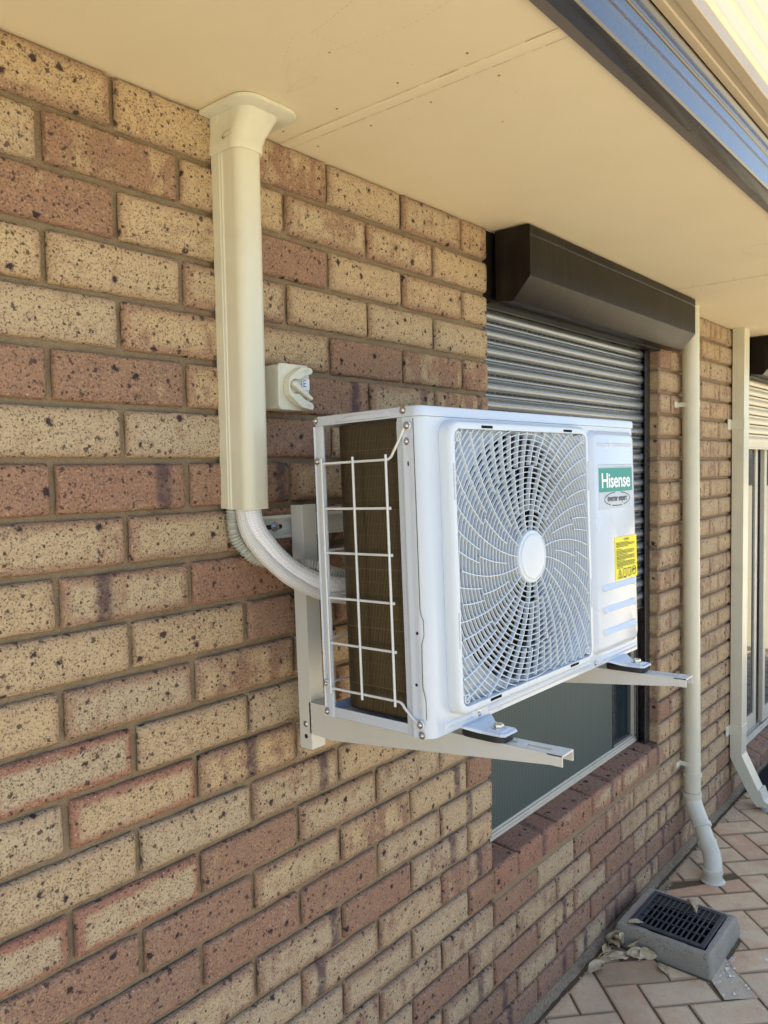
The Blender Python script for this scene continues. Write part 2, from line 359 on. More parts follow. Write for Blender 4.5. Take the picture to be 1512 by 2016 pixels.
def text_mesh(body, size, width=None, bold=0.0, spacing=1.0, name='txt'):
    cu = bpy.data.curves.new(name, 'FONT'); cu.body = body; cu.size = size; cu.offset = bold; cu.space_character = spacing; cu.extrude = 0; cu.resolution_u = 4
    cu.align_x = 'CENTER'; cu.align_y = 'CENTER'
    o = bpy.data.objects.new(name, cu); COL.objects.link(o); dg = bpy.context.evaluated_depsgraph_get()
    me = bpy.data.meshes.new_from_object(o.evaluated_get(dg)); bpy.data.objects.remove(o)
    vs = [v.co.copy() for v in me.vertices]; fs = [tuple(p.vertices) for p in me.polygons]; bpy.data.meshes.remove(me)
    w_ = max(v.x for v in vs) - min(v.x for v in vs); cx = (max(v.x for v in vs) + min(v.x for v in vs)) / 2; cy = (max(v.y for v in vs) + min(v.y for v in vs)) / 2
    k = (width / w_) if width else 1
    return [((v.x - cx) * k, (v.y - cy)) for v in vs], fs

# ------------------------------------------------------------------ brick wall
PITCH, ROW = 240.0, 86.0
R_ = 10.0
def side_list(h):
    a = [0, 1.2, 3, 5.5, 9, 20]
    k = max(2, int((2 * h - 44) / 24)); mid = [20 + (2 * h - 40) * i / k for i in range(1, k)]
    return a + mid + [2 * h - q for q in a[::-1]]
def dep(d): return R_ - math.sqrt(max(0, R_ * R_ - max(0, R_ - d) ** 2)) if d < R_ else 0
def brick(mb, o, ua, va, na, w_, h_, tint, band, r0=True, r1=True, jit=1.0):
    """one brick face: o centre on the face, ua/va unit axes, na outward; r0/r1 round the u ends"""
    o, ua, va, na = Vector(o), Vector(ua), Vector(va), Vector(na)
    us, vs = side_list(w_ / 2), side_list(h_ / 2); n = len(vs); b = len(mb.v)
    ph = random.random() * 100; tx, tz = random.uniform(-.006, .006) * jit, random.uniform(-.012, .012) * jit; off = random.uniform(-1.2, 1.0) * jit; pts = []
    du0, dv0 = random.uniform(-1, 1) * jit, random.uniform(-1, 1) * jit
    for i, u in enumerate(us):
        for j, v in enumerate(vs):
            eu0, eu1, ev = (u if r0 else 99), (w_ - u if r1 else 99), min(v, h_ - v); e = min(eu0, eu1, ev)
            dd = dep(min(eu0, eu1)) + dep(ev); dd = min(dd, R_ + 3)
            wob = noise.noise(Vector((u / 22, v / 22, ph))) * 1.1 if e < 4 else noise.noise(Vector((u / 30, v / 30, ph))) * .5
            U = u - w_ / 2; V = v - h_ / 2
            if e < 4:
                if ev < 4: V += noise.noise(Vector((u / 16, ph, v / 9))) * 1.6 * (1 if v < h_ / 2 else -1)
                if min(eu0, eu1) < 4: U += noise.noise(Vector((v / 14, ph + 5, u / 9))) * 1.3
            pts.append(o + ua * (U + du0) + va * (V + dv0) + na * (-dd + off + U * tx + V * tz + wob))
            mb.at.setdefault('tint', {})[b + i * n + j] = tint; mb.at.setdefault('band', {})[b + i * n + j] = band
            mb.at.setdefault('ed', {})[b + i * n + j] = min(e if e < 90 else ev, 30); mb.at.setdefault('loc', {})[b + i * n + j] = (U / 1000, V / 1000, 0)
    mb.add(pts, [(i * n + j, (i + 1) * n + j, (i + 1) * n + j + 1, i * n + j + 1) for i in range(len(us) - 1) for j in range(n - 1)])
# looks of single bricks: c cream, b buff-brown, m mauve-brown, r cream in a red ring, R red all over, e cream with brown edges; digit = burnt band place
LOOK = {(0, -240): 'e', (0, 0): 'c', (0, 240): 'b', (0, 480): 'c', (0, 720): 'e', (0, 960): 'b',
 (1, -360): 'c', (1, -120): 'b', (1, 120): 'c', (1, 360): 'e', (1, 600): 'e', (1, 840): 'c',
 (2, -240): 'm', (2, 0): 'c', (2, 240): 'm', (2, 480): 'c', (2, 720): 'e', (2, 960): 'c',
 (3, -360): 'c', (3, -120): 'c', (3, 120): 'e', (3, 360): 'c', (3, 600): 'c', (3, 840): 'c',
 (4, -240): 'c', (4, 0): 'e', (4, 240): 'e', (4, 480): 'm', (4, 720): 'b', (4, 960): 'b',
 (5, -360): 'm', (5, -120): 'm', (5, 120): 'e', (5, 360): 'm8', (5, 600): 'e8', (5, 840): 'b8',
 (6, -240): 'c', (6, 0): 'c', (6, 240): 'm', (7, -360): 'm', (7, -120): 'm8', (7, 120): 'm9', (7, 360): 'e',
 (8, -240): 'e', (8, 0): 'e', (8, 240): 'm', (9, -360): 'c', (9, -120): 'e3', (9, 120): 'm', (10, -240): 'c', (10, 0): 'c', (10, 240): 'm',
 (11, -360): 'c', (11, -120): 'e', (11, 120): 'b', (12, -240): 'r', (12, 0): 'c', (12, 240): 'c', (12, 480): 'b',
 (13, -360): 'c', (13, -120): 'r', (13, 120): 'e5', (13, 360): 'c', (14, -240): 'c', (14, 0): 'c', (14, 240): 'e8', (14, 480): 'c',
 (15, -360): 'r', (15, -120): 'r', (15, 120): 'm', (15, 360): 'e', (16, -240): 'm', (16, 0): 'm', (16, 240): 'e', (16, 480): 'b', (17, -360): 'R', (17, -120): 'm', (17, 120): 'm', (17, 360): 'm',
 (18, 0): 'e', (18, 240): 'e9', (19, 360): 'e2', (16, 720): 'c8', (14, 960): 'c', (15, 840): 'c8', (13, 840): 'c7', (17, 840): 'c5', (18, 480): 'm', (20, 480): 'e'}
def look(k, xl):
    q = LOOK.get((k, int(xl)))
    rr = random.random()
    if q is None:
        if xl > 2200: q = random.choice('gggggggce')
        elif k > 13: q = random.choice('ggggcebmm' if xl > 300 else 'cceebbmm') + random.choice(['', '', '', '', '7'])
        else: q = random.choice('gcceeebm')
        if k > 22 and random.random() < .5: q = random.choice('mmme') + random.choice(['', '7', '3'])
    red, redd, ring = {'c': (.12, .2, .3), 'e': (.34, .25, .8), 'g': (.42, .2, .5), 'b': (.62, .25, .5), 'm': (.95, .3, .6), 'r': (.18, .85, 1.15), 'R': (.95, .95, .9)}[q[0]]
    bu, bs = ((int(q[1]) / 10 - .5) * .23, .9) if len(q) > 1 else (5.0, 0.0)
    return (red + random.uniform(-.08, .08), redd + random.uniform(-.1, .1), rr), (bu, bs, ring)
X_END = 6400.0
OPEN = [(1075, 2285, -1762, 60), (3475, 5875, -2172, 60)]     # window and door openings (x0, x1, bottom, top)
wall = thing('brick_wall', 'speckled cream and brown brick house wall under the eave', 'wall', (0, 0, -GZ))
mb = MB((0, 0, -GZ)); bx, by = (1, 0, 0), (0, 1, 0); bz = (0, 0, 1)
for k in range(26):
    zc = -ROW * k; x = -2400.0 - (120 if k % 2 else 0)
    while x < X_END:
        x0, x1 = x + 5, x + PITCH - 5; pieces = [(x0, x1, False, False)]
        for (a, b, z0, z1) in OPEN:
            if z0 < zc < z1:
                out = []
                for (p, q, l_, r_) in pieces:
                    if q <= a + 4 or p >= b - 4: out.append((p, q, l_ or abs(p - b) < 6, r_ or abs(q - a) < 6)); continue
                    if p < a - 20: out.append((p, a, l_, True))
                    if q > b + 20: out.append((b, q, True, r_))
                pieces = out
        for (p, q, l_, r_) in pieces:
            t_, b_ = look(k, x)
            if q - p < 150: b_ = (5.0, 0.0, b_[2])
            brick(mb, ((p + q) / 2, 0, zc + (2 if k == 0 else 0)), bx, bz, (0, -1, 0), q - p, 80 if k == 0 else 76, t_, b_, jit=0.5 if (l_ or r_) else 1)
            if l_: brick(mb, (p, R_ + 52, zc), by, bz, (-1, 0, 0), 104, 76, t_, (5.0, 0.0, .3), r0=False, jit=.2)
            if r_: brick(mb, (q, R_ + 52, zc), by, bz, (1, 0, 0), 104, 76, t_, (5.0, 0.0, .3), r0=False, jit=.2)
        x += PITCH
mb.build('bricks', 'brick', wall, 60)
mb = MB((0, 0, -GZ)); Y0, Y1 = 12.5, 110.0
for (a, b, z0, z1) in [(-2520, 1068, -GZ - 30, 44), (2292, 3468, -GZ - 30, 44), (5882, X_END, -GZ - 30, 44), (1068, 2292, -GZ - 30, -1764), (3468, 5882, -GZ - 30, -2170)]:
    nx = max(1, int((b - a) / 22)); nz = max(1, int((z1 - z0) / 12))
    mb.add([(a + (b - a) * i / nx, Y0 + noise.noise(Vector((i * .37 + a, j * .3, 3))) * 2.6 + noise.noise(Vector((i * .9, j * .8, 9))) * 1.4, z0 + (z1 - z0) * j / nz) for i in range(nx + 1) for j in range(nz + 1)],
           [(i * (nz + 1) + j, (i + 1) * (nz + 1) + j, (i + 1) * (nz + 1) + j + 1, i * (nz + 1) + j + 1) for i in range(nx) for j in range(nz)])
    mb.add([(a, Y0, z0), (a, Y1, z0), (a, Y1, z1), (a, Y0, z1), (b, Y0, z0), (b, Y1, z0), (b, Y1, z1), (b, Y0, z1)], [(0, 1, 2, 3), (4, 5, 6, 7), (0, 1, 5, 4), (3, 2, 6, 7), (1, 2, 6, 5)])
mb.build('mortar', 'mortar', wall, 0)
# rough mortar haunch along the foot of the wall
mb = MB((0, 0, -GZ)); N = 300; rows = []
for i in range(N + 1):
    x = -2400 + i * (X_END + 2400) / N; a = noise.noise(Vector((x / 37, 0, 0))) * 11; b_ = noise.noise(Vector((x / 23, 9, 0))) * 9
    rows.append([(x, 8, -2189 + a * .4), (x, 2 + b_ * .3, -2195 + a * .6), (x, -4 + b_ * .5, -2205 + a * .5), (x, -11 + b_ * .8, -GZ - 1)])
mb.loft(rows, closed=False); mb.build('mortar_haunch', 'haunch', wall, 60)

def sill(x0, x1, yf, ztop, hb, yb, zb, name, n0, looks):
    mb = MB((0, 0, -GZ)); x = n0; i = 0
    while x < x1:
        p, q = max(x + 5, x0), min(x + PITCH - 5, x1)
        if q - p > 30:
            redd, red = looks[i % len(looks)]
            t_ = (red, redd, random.random()); r = 11; z0 = ztop - hb; yy = yf + random.uniform(-2, 2); ph = random.random() * 50
            prof = [(yy + 2, z0), (yy, z0 + 4), (yy, ztop - 30), (yy, ztop - r)] + [(yy + r - r * math.cos(math.radians(a)), ztop - r + r * math.sin(math.radians(a))) for a in (22, 45, 68, 90)] + [(yy + 40, ztop + (zb - ztop) * .4), (yb, zb)]
            xs = [p, p + 1.5, p + 5, p + 20] + [p + 20 + (q - p - 40) * j / 9 for j in range(1, 9)] + [q - 20, q - 5, q - 1.5, q]
            b = len(mb.v); m = len(prof); pts = []; L = 0
            for xx in xs:
                e = min(xx - p, q - xx); dd = dep(e) * .8
                for j, (y, z) in enumerate(prof):
                    wob = noise.noise(Vector((xx / 25, j * .8, ph))) * 1.4; idx = b + len(pts)
                    pts.append((xx, y + (dd if j < 6 else 0) + wob * .6, z - (dd if j > 5 else 0) + (wob if j > 1 else 0)))
                    L = z - z0 if j < 6 else hb + (y - yf)
                    mb.at.setdefault('tint', {})[idx] = t_; mb.at.setdefault('band', {})[idx] = ((.03 if i % 2 else 5.0), .7, .9)
                    mb.at.setdefault('ed', {})[idx] = max(0, min(e, L, (hb - L) if j < 6 else 12, 30)) if j < 6 else 4
                    mb.at.setdefault('loc', {})[idx] = ((xx - (p + q) / 2) / 1000, 0, 0)
            mb.add(pts, [(a * m + j, (a + 1) * m + j, (a + 1) * m + j + 1, a * m + j + 1) for a in range(len(xs) - 1) for j in range(m - 1)])
        x += PITCH; i += 1
    mb.build(name, 'brick', wall, 50)
    mb = MB((0, 0, -GZ)); mb.box(x0 - 8, x1 + 8, yf + 7, yb + 26, ztop - hb - 22, min(ztop, zb) - 7); mb.build('sill_mortar', 'mortar', wall, 0)
sill(1078, 2282, -5, -1671, 74, 84, -1664, 'window_sill', 960, [(.7, .95), (.75, .95), (.65, .95), (.85, .5), (.8, .45), (.4, .8)])
sill(3478, 5872, -6, -2128, 72, 84, -2098, 'door_step', 3480 - 240, [(.3, .9), (.2, .8), (.4, .95)])

# ------------------------------------------------------------------ eave, gutter, roof
so_ = thing('eave_soffit', 'flat cream painted eave lining above the brick wall', 'eave', (0, 0, 43))
mb = MB((0, 0, 43)); mb.add([(-2500, 130, 43), (X_END, 130, 43), (X_END, -590, 43), (-2500, -590, 43), (-2500, 130, 50), (X_END, 130, 50), (X_END, -590, 50), (-2500, -590, 50)], [(0, 1, 2, 3), (4, 5, 6, 7), (0, 1, 5, 4), (2, 3, 7, 6), (1, 2, 6, 5), (0, 3, 7, 4)])
mb.build('lining_sheet', 'soffit', so_, 0)
mb = MB((0, 0, 43))
for xb in (366, -1434, 2166, 3966): mb.prism([(xb - 15, 43.2), (xb - 12, 41), (xb - 10, 40), (xb + 10, 40), (xb + 12, 41), (xb + 15, 43.2)], 'y', 6, -588); mb.cut()
mb.builds('joint_strip', 'soffit', so_, 30)
mb = MB((0, 0, 43)); random.seed(31)
for xb in (366, 2166):
    for sd in (-1, 1):
        y = -2
        while y > -586:
            l_ = random.uniform(12, 60); x = xb + sd * 14.6; w_ = random.uniform(.25, .9)
            mb.add([(x - w_, y, 42.2), (x + w_, y, 42.2), (x + w_ * .6, y - l_, 42.2), (x - w_ * .6, y - l_, 42.2)], [(0, 1, 2, 3)]); y -= l_ + random.uniform(0, 12)
    for y in range(-40, -580, -135): mb.lathe([(2.2, .4), (2.2, 1), (.1, 1.1)], (xb - 45, y, 43), 'z', 10, -1); mb.lathe([(2.2, .4), (2.2, 1), (.1, 1.1)], (xb + 45, y, 43), 'z', 10, -1)
tag(mb.build('joint_grime', 'grime', so_, 0), kind='stuff')
mb = MB((0, 0, 43)); random.seed(3)
def dashes(pts, gap, ln, wd, z=42.6):
    pts = spline([(p[0], p[1], z) for p in pts], 24); acc = 0
    for i in range(1, len(pts)):
        acc += (pts[i] - pts[i - 1]).length
        if acc > gap:
            acc = 0; d_ = (pts[i] - pts[i - 1]).normalized(); n_ = Vector((-d_.y, d_.x, 0)); l2 = ln * random.uniform(.5, 1.2); w2 = wd * random.uniform(.5, 1.1)
            q = pts[i]; mb.add([q - d_ * l2 - n_ * w2, q + d_ * l2 - n_ * w2 * .6, q + d_ * l2 + n_ * w2, q - d_ * l2 + n_ * w2], [(0, 1, 2, 3)])
dashes([(212, -170), (165, -225), (178, -290), (190, -355), (203, -421), (197, -487), (190, -560)], 9, 2.6, .6)
dashes([(149, -228), (112, -300), (185, -321), (247, -337), (285, -356), (316, -391), (345, -399), (420, -430), (520, -440)], 9, 2.4, .6)
dashes([(126, -306), (122, -341), (107, -412), (98, -470)], 7, 2.6, .7)
dashes([(225, -150), (212, -185), (211, -209), (217, -225), (227, -215), (228, -190), (226, -157)], 3, 2, .5)
dashes([(1752, -445), (1742, -470), (1745, -495), (1800, -505), (1861, -482), (1850, -440), (1780, -430), (1745, -450)], 5, 3.4, .8)
dashes([(1743, -495), (1739, -469), (1750, -560)], 4, 3.4, 1.2)
random.seed(11)
for i in range(60):
    x, y = random.uniform(-300, 3200), random.uniform(-570, -20); a = random.random() * 6; l2 = random.uniform(1, 4)
    mb.add([(x, y, 42.6), (x + l2 * math.cos(a), y + l2 * math.sin(a), 42.6), (x + l2 * math.cos(a) - .8 * math.sin(a), y + l2 * math.sin(a) + .8 * math.cos(a), 42.6)], [(0, 1, 2)])
tag(mb.build('scuff_mark', 'smudge', so_, 0), kind='stuff')

gt = thing('roof_gutter', 'glossy dark brown metal gutter along the eave edge', 'gutter', (0, -600, 35))
mb = MB((0, -600, 35)); mb.prism([(-588, 43), (-588, 35), (-606, 34), (-606, 150), (-596, 150), (-596, 43)], 'x', -2500, X_END); mb.build('fascia', 'fascia', gt, 30)
prof = [(-607.5, 33)] + [(-628, 33), (-634, 34), (-637, 37)] + [(-639, 50), (-640, 66), (-641.2, 68), (-641.2, 70), (-640, 72), (-640, 92), (-641.5, 95), (-644, 96), (-646, 99), (-646, 102), (-643, 104), (-640, 108), (-638, 116), (-637, 126), (-641, 131), (-640, 136)]
inn = [(y + 1.5, z + 1.2) for y, z in prof[::-1]]
mb = MB((0, -600, 35)); mb.prism(prof + inn, 'x', -2500, X_END); mb.build('gutter_channel', 'gutter', gt, 35)
aw = thing('awning_roof', 'sunlit pale ribbed awning sheet on a cream beam above the dark gutter', 'awning', (0, -650, 160))
mb = MB((0, -650, 160)); mb.prism([(-628, 150), (-628, 158), (-640, 160), (-642, 163), (-655, 163), (-656, 160), (-675, 160), (-677, 162), (-677, 185), (-672, 185), (-672, 168), (-628, 168)], 'x', -2500, X_END); mb.build('beam', 'beam', aw, 30)
pr_ = []; y0_, z0_, y1_, z1_ = -677.5, 184, -700, 345
for i in range(41):
    t = i / 40; yy = y0_ + (y1_ - y0_) * t; zz = z0_ + (z1_ - z0_) * t; ph = (t * 4) % 1; o_ = 6 * max(0, math.sin(math.pi * min(1, ph / .35))) if ph < .35 else 0
    pr_.append((yy - o_, zz))
mb = MB((0, -650, 160)); mb.prism(pr_ + [(y + 1.5, z) for y, z in pr_[::-1]], 'x', -2500, X_END); mb.build('ribbed_sheet', 'sheet', aw, 35)
mb = MB((0, -650, 160)); mb.prism([(-698, 345), (-712, 347), (-716, 352), (-716, 372), (-710, 376), (-696, 376)], 'x', -2500, X_END); mb.build('edge_capping', 'beam', aw, 30)
rf = thing('shade_roof', 'unseen tiled roof slope behind the gutter, added to cast shade', 'roof', (0, 0, 150))  # roof out of view, built to throw shade over wall and ground
mb = MB((0, 0, 150)); mb.prism([(-600, 150), (3600, 1850), (7600, 150), (7600, 120), (3600, 1800), (-590, 120)], 'x', -2500, X_END); mb.build('roof_slope', 'roof', rf, 0)
mb = MB((0, 0, 150)); mb.box(-2500, X_END, 7000, 7100, -GZ, 130); mb.box(-2520, -2420, 115, 7000, -GZ, 130); mb.box(X_END - 100, X_END, 115, 7000, -GZ, 130); mb.build('sun_block_wall', 'fence', rf, 0)  # unseen back and end walls, added to close the house against sun

# ------------------------------------------------------------------ window, shutter
win = thing('window', 'dark screened window with cream aluminium frame above the brick sill', 'window', (1680, 90, -1670))
W0 = (1680, 90, -1670); mb = MB(W0)
ZB = -1662
mb.box(1077, 2283, 76, 104, ZB, ZB + 10, 1); mb.box(1077, 2283, 86, 104, ZB + 10, ZB + 22, 1); mb.box(1077, 2283, 80, 84, ZB + 10, ZB + 17, .8)
mb.box(1077, 1102, 80, 112, ZB + 22, -150, 1); mb.box(2258, 2283, 80, 112, ZB + 22, -150, 1); mb.box(2244, 2258, 88, 112, ZB + 22, -150, 1); mb.box(1077, 2283, 80, 112, -150, -120, 1)
mb.build('frame', 'frame', win, 30)
mb = MB(W0); mb.box(2055, 2245, 100, 106, ZB + 22, -150); mb.build('glass', 'glass', win, 0)
mb = MB(W0); mb.box(1102, 2052, 91, 94, ZB + 22, -150); mb.build('insect_screen', 'screen', win, 0)
mb = MB(W0); mb.box(2052, 2058, 88, 108, ZB + 22, -150, .8); mb.build('mullion', 'rail', win, 0)
def shutter(name, label, x0, x1, box0, box1, zbot, matc, group, end_l=True, depth=108):
    org = ((x0 + x1) / 2, 0, -20); t = thing(name, label, 'shutter', org, group)
    mb = MB(org); b0, b1 = box0, box1
    sec = [(-depth + 3, 39), (-depth, 36), (-depth, 14), (-depth + 1.5, 12.5), (-depth + 1.5, 11), (-depth, 9.5), (-depth, -90), (-depth + 1, -93), (-depth + 50, -147), (-depth + 54, -148), (-4, -142), (-4, 39)]
    mb.prism(sec, 'x', b0, b1, .8); mb.build('shutter_box', 'dark', t, 25)
    mb = MB(org); mb.box(x0 - 6, x1 + 6, 13, 112, -128, 42); mb.box(x0 + 4, x1 - 4, -4, 30, -150, -140, 1); mb.build('head_plate', 'dark', t, 30)
    mb = MB(org); z = -141.0; p_ = 48.8 if 'window' in name else 50; yc = 60
    while z - p_ > zbot - 30:
        a = z
        cs = [(yc + 4, a), (yc + 4, a - 2), (yc - 2, a - 3.5), (yc - 7.5, a - 8), (yc - 10.5, a - 15), (yc - 11, a - 20), (yc - 10, a - 25), (yc - 5, a - 31.5), (yc + 1.5, a - 34.5), (yc + 1.5, a - 38), (yc - 1, a - 39.5), (yc - 3, a - 43), (yc - 1.5, a - 46.5), (yc + 3.5, a - p_ + .2)]
        mb.loft([[(x0 + 30, y, q) for y, q in cs], [(x1 - 30, y, q) for y, q in cs]], closed=False); z -= p_
    mb.build('curtain', matc, t, 62)
    mb = MB(org); z = -141.0
    while z - p_ > zbot - 30:
        for xx in range(int(x0) + 45, int(x1) - 60, 30): mb.box(xx, xx + 22, yc - 0.8, yc + 1.3, z - 38.4, z - 34.6)
        z -= p_
    tag(mb.build('ventilation_slot', 'slot', t, 0), None, None, None, 'stuff')
    mb = MB(org); mb.box(x0 + 30, x1 - 30, yc - 9, yc + 4, zbot, zbot + 46, 2); mb.box(x0 + 30, x1 - 30, yc - 12, yc + 5, zbot - 3, zbot + 6, 1.5); mb.build('bottom_bar', 'rail' if 'window' in name else matc, t, 30)
    for (a, b) in ((x0 + 2, x0 + 46), (x1 - 46, x1 - 2)):
        mb = MB(org); lo = -1668 if 'window' in name else -2096
        s_ = 1 if a < (x0 + x1) / 2 else -1; e = b if s_ > 0 else a
        mb.box(a, b, 39, 46, lo, -146, 1.2); mb.box(a, b, 70, 76, lo, -146, 1); mb.box(*((a, a + 12) if s_ > 0 else (b - 12, b)), 46, 70, lo, -146)
        mb.build('guide_rail', 'rail' if 'window' in name else 'frame', t, 30)
    return t
shutter('window_shutter', 'half open grey slatted roller shutter with dark brown box over the window', 1075, 2285, 1105, 2350, -1128, 'slat', None)
shutter('door_shutter', 'raised cream slatted roller shutter with dark box at the right edge', 3475, 5875, 3480, 5900, -505, 'slat2', None)

door = thing('sliding_door', 'cream framed glass sliding door beyond the rectangular downpipe', 'door', (4600, 90, -2096))
D0 = (4600, 90, -2096); mb = MB(D0); zt = -150
mb.box(3477, 5873, 66, 130, -2098, -2084, 1.5); mb.box(3477, 5873, 72, 76, -2084, -2070, 1); mb.box(3477, 5873, 96, 100, -2084, -2070, 1); mb.box(3477, 3530, 80, 130, -2084, zt, 1.5); mb.box(5820, 5873, 80, 130, -2084, zt, 1.5); mb.box(3477, 5873, 80, 130, zt, -120)
mb.build('frame', 'frame', door, 30)
for i, (a, b, y) in enumerate(((3690, 4020, 112), (4080, 4900, 92), (4905, 5820, 112))):
    mb = MB(D0); st = 46
    mb.box(a, a + st, y - 12, y + 12, -2070, zt, 2); mb.box(b - st, b, y - 12, y + 12, -2070, zt, 2); mb.box(a + st, b - st, y - 12, y + 12, -2070, -1990, 2); mb.box(a + st, b - st, y - 12, y + 12, zt - 60, zt, 2)
    sh = mb.build('door_leaf', 'frame', door, 30); mb = MB(D0); mb.box(a + st, b - st, y - 3, y + 3, -1990, zt - 60); mb.build('glass', 'glass', sh, 0)
mb = MB(D0); mb.box(3530, 3690, 118, 124, -2084, zt); mb.build('fixed_pane', 'glass', door, 0)
mb = MB(D0); mb.box(3700, 3726, 84, 99, -1180, -1010, 4, 2); mb.build('door_handle', 'rail', door, 40)

# ------------------------------------------------------------------ duct with collar
dk = thing('pipe_duct', 'wide cream plastic duct cover running down from the eave', 'duct', (224, 0, -645))
DO = (224, 0, -645); mb = MB(DO)
mb.prism([(186, 1), (186, -19), (189, -21), (245, -21), (247, -19), (247, 1)], 'z', -645, 35); mb.build('backing_channel', 'pvc', dk, 30)
cov = [(187.5, -21.5)] + [(187.5, -24), (189.5, -26)] + arc(209.5, -50, 20, 180, 270, 8)[0:] + arc(226, -50, 20, 270, 360, 8) + [(246, -21.5)]
cov2 = [(189.5, -21.5), (191.5, -26)] + arc(209.5, -50, 18, 180, 270, 8) + arc(226, -50, 18, 270, 360, 8) + [(244, -21.5)]
mb = MB(DO); poly = cov + cov2[::-1]; n = len(poly)
mb.prism(poly, 'z', -646.5, 34); mb.build('cover', 'pvc', dk, 35)
def csec(x0, x1, y1, r, z, n=8): return [(x0, 2, z)] + [(x0 + r + r * math.cos(math.radians(a)), y1 + r + r * math.sin(math.radians(a)), z) for a in [180 + 90 * i / n for i in range(n + 1)]] + [(x1 - r + r * math.cos(math.radians(a)), y1 + r + r * math.sin(math.radians(a)), z) for a in [270 + 90 * i / n for i in range(n + 1)]] + [(x1, 2, z)]
mb = MB(DO); mb.loft([csec(184.5, 249.5, -73, 21, -30), csec(183.5, 250.5, -74, 22, -28.5), csec(183.8, 251, -74.5, 22, -15), csec(184.5, 253.5, -77, 22, -5), csec(186, 261, -83, 22, 12), csec(187, 270, -90, 22, 30), csec(187, 271, -91, 22, 36)]); mb.build('collar', 'pvc', dk, 40)
mb = MB(DO); mb.loft([csec(166, 296, -116, 34, 34), csec(164, 298, -118, 35, 35.5), csec(164, 298, -118, 35, 41), csec(166, 296, -116, 34, 42.8)]); mb.build('flange', 'pvc', dk, 40)
mb = MB(DO); mb.tube([(184, -34, -8), (184, -46, -5), (185.5, -58, -2)], [2.5, 5, 3], 8); mb.build('screw_recess', 'embossed', dk, 60)
mb = MB(DO); mb.lathe([(3.5, 0), (3.5, 1.5), (1.5, 2.5), (.1, 2.5)], (183.6, -38, -9), 'x', 12, -1); mb.build('screw', 'steel', dk, 60)

# ------------------------------------------------------------------ isolator switch
isw = thing('isolator_switch', 'small square cream isolator switch box beside the duct', 'switch', (322, 0, -425))
IO = (322, 0, -425); mb = MB(IO); mb.prism(rrect(284.5, 359.5, -466, -384, 7, 4), 'y', 2, -44, .8); mb.build('body', 'switchp', isw, 40)
mb = MB(IO); mb.prism(rrect(283, 361, -467.5, -382.5, 8, 5), 'y', -44.5, -52, 1.2); mb.build('cover', 'switchp', isw, 40)
# raised guard: a C-shaped boss that opens to the right, and the rotary handle in it
cx_, cz_ = 326, -425
def fan_poly(r, a0, a1, x1=None): return arc(cx_, cz_, r, a0, a1, 16)
outer = [(352, -389), (326, -389), (314, -397), (299, -408), (294, -416), (294, -435), (299, -443), (312, -453), (326, -463), (353, -467), (357, -460), (353, -454)]
inner = [(334, -447), (320, -438)] + arc(311, -425, 13.5, 290, 70, 12) + [(321, -412), (336, -404), (352, -400), (356, -394)]
mb = MB(IO); mb.prism(outer + inner, 'y', -52.5, -68, .7)
mb.build('handle_guard', 'switchp', isw, 35)
mb = MB(IO); mb.lathe([(12.5, 0), (12.5, 8), (11.5, 9), (.1, 9)], (311, -52.5, -425), 'y', 24, -1)
a_ = math.radians(-31); ca, sa = math.cos(a_), math.sin(a_)
mb.prism([(311 + p * ca - q * sa, -425 + p * sa + q * ca) for p, q in ((-11, -4), (-9, -5), (42, -3.4), (44, 0), (42, 3.4), (-9, 5), (-11, 4))], 'y', -58, -74, .8); mb.build('rotary_handle', 'switchp', isw, 35)
mb = MB(IO); mb.box(341, 360, -53, -53.5, -428, -408); mb.build('rating_label', 'lab', isw, 0)
mb = MB(IO)
for body, x, z, rot in (('OFF', 338, -396, 12), ('ON', 343, -459, -14)):
    vs, fs = text_mesh(body, 8); a = math.radians(rot)
    mb.add([(x + p * math.cos(a) - q * math.sin(a), -68.4, z + p * math.sin(a) + q * math.cos(a)) for p, q in vs], fs); mb.cut()
mb.builds('lettering', 'embossed', isw, 0); mb = MB(IO)
for i, (p, l_) in enumerate(((-410, 9), (-413, 4), (-416, 8), (-419, 5), (-422, 9))): mb.box(343, 343 + l_, -53.6, -53.9, p - .6, p + .6)
mb.build('label_print', 'ink', isw, 0)
mb = MB(IO)
for x, z in ((290, -391), (290, -459)): mb.lathe([(4, 0), (4, 1), (2.6, 1), (2.6, .2), (.1, .2)], (x, -52, z), 'y', 14, -1); mb.cut()
mb.builds('cover_screw', 'switchp', isw, 50)

# ------------------------------------------------------------------ pipes from duct to unit
def corr(pts, r, amp, pitch):
    pts = spline(pts, 16); out = [pts[0]]; L = 0; rr = []; fine = []
    for i in range(1, len(pts)):
        seg = (pts[i] - pts[i - 1]).length; m = max(1, int(seg / (pitch / 4)))
        for k in range(m): fine.append((pts[i - 1].lerp(pts[i], k / m), L + seg * k / m))
        L += seg
    q = [f[0] for f in fine]; rr = [r + amp * (1 if (f[1] / pitch) % 1 < .5 else -1) * .5 for f in fine]; return q, rr
PO = (240, -60, -700)
q, rr = corr([(200, -14, -600), (200, -14, -651), (201, -16, -688), (213, -22, -714), (238, -33, -738), (282, -58, -751), (320, -88, -757), (369, -112, -777), (450, -135, -800), (620, -140, -815)], 11.6, 2.6, 5.4)
mb = MB(PO); mb.tube(q, rr, 16); tag(mb.build('electrical_conduit', 'conduit', None, 50), 'grey corrugated conduit behind the white pipes under the duct', 'conduit')
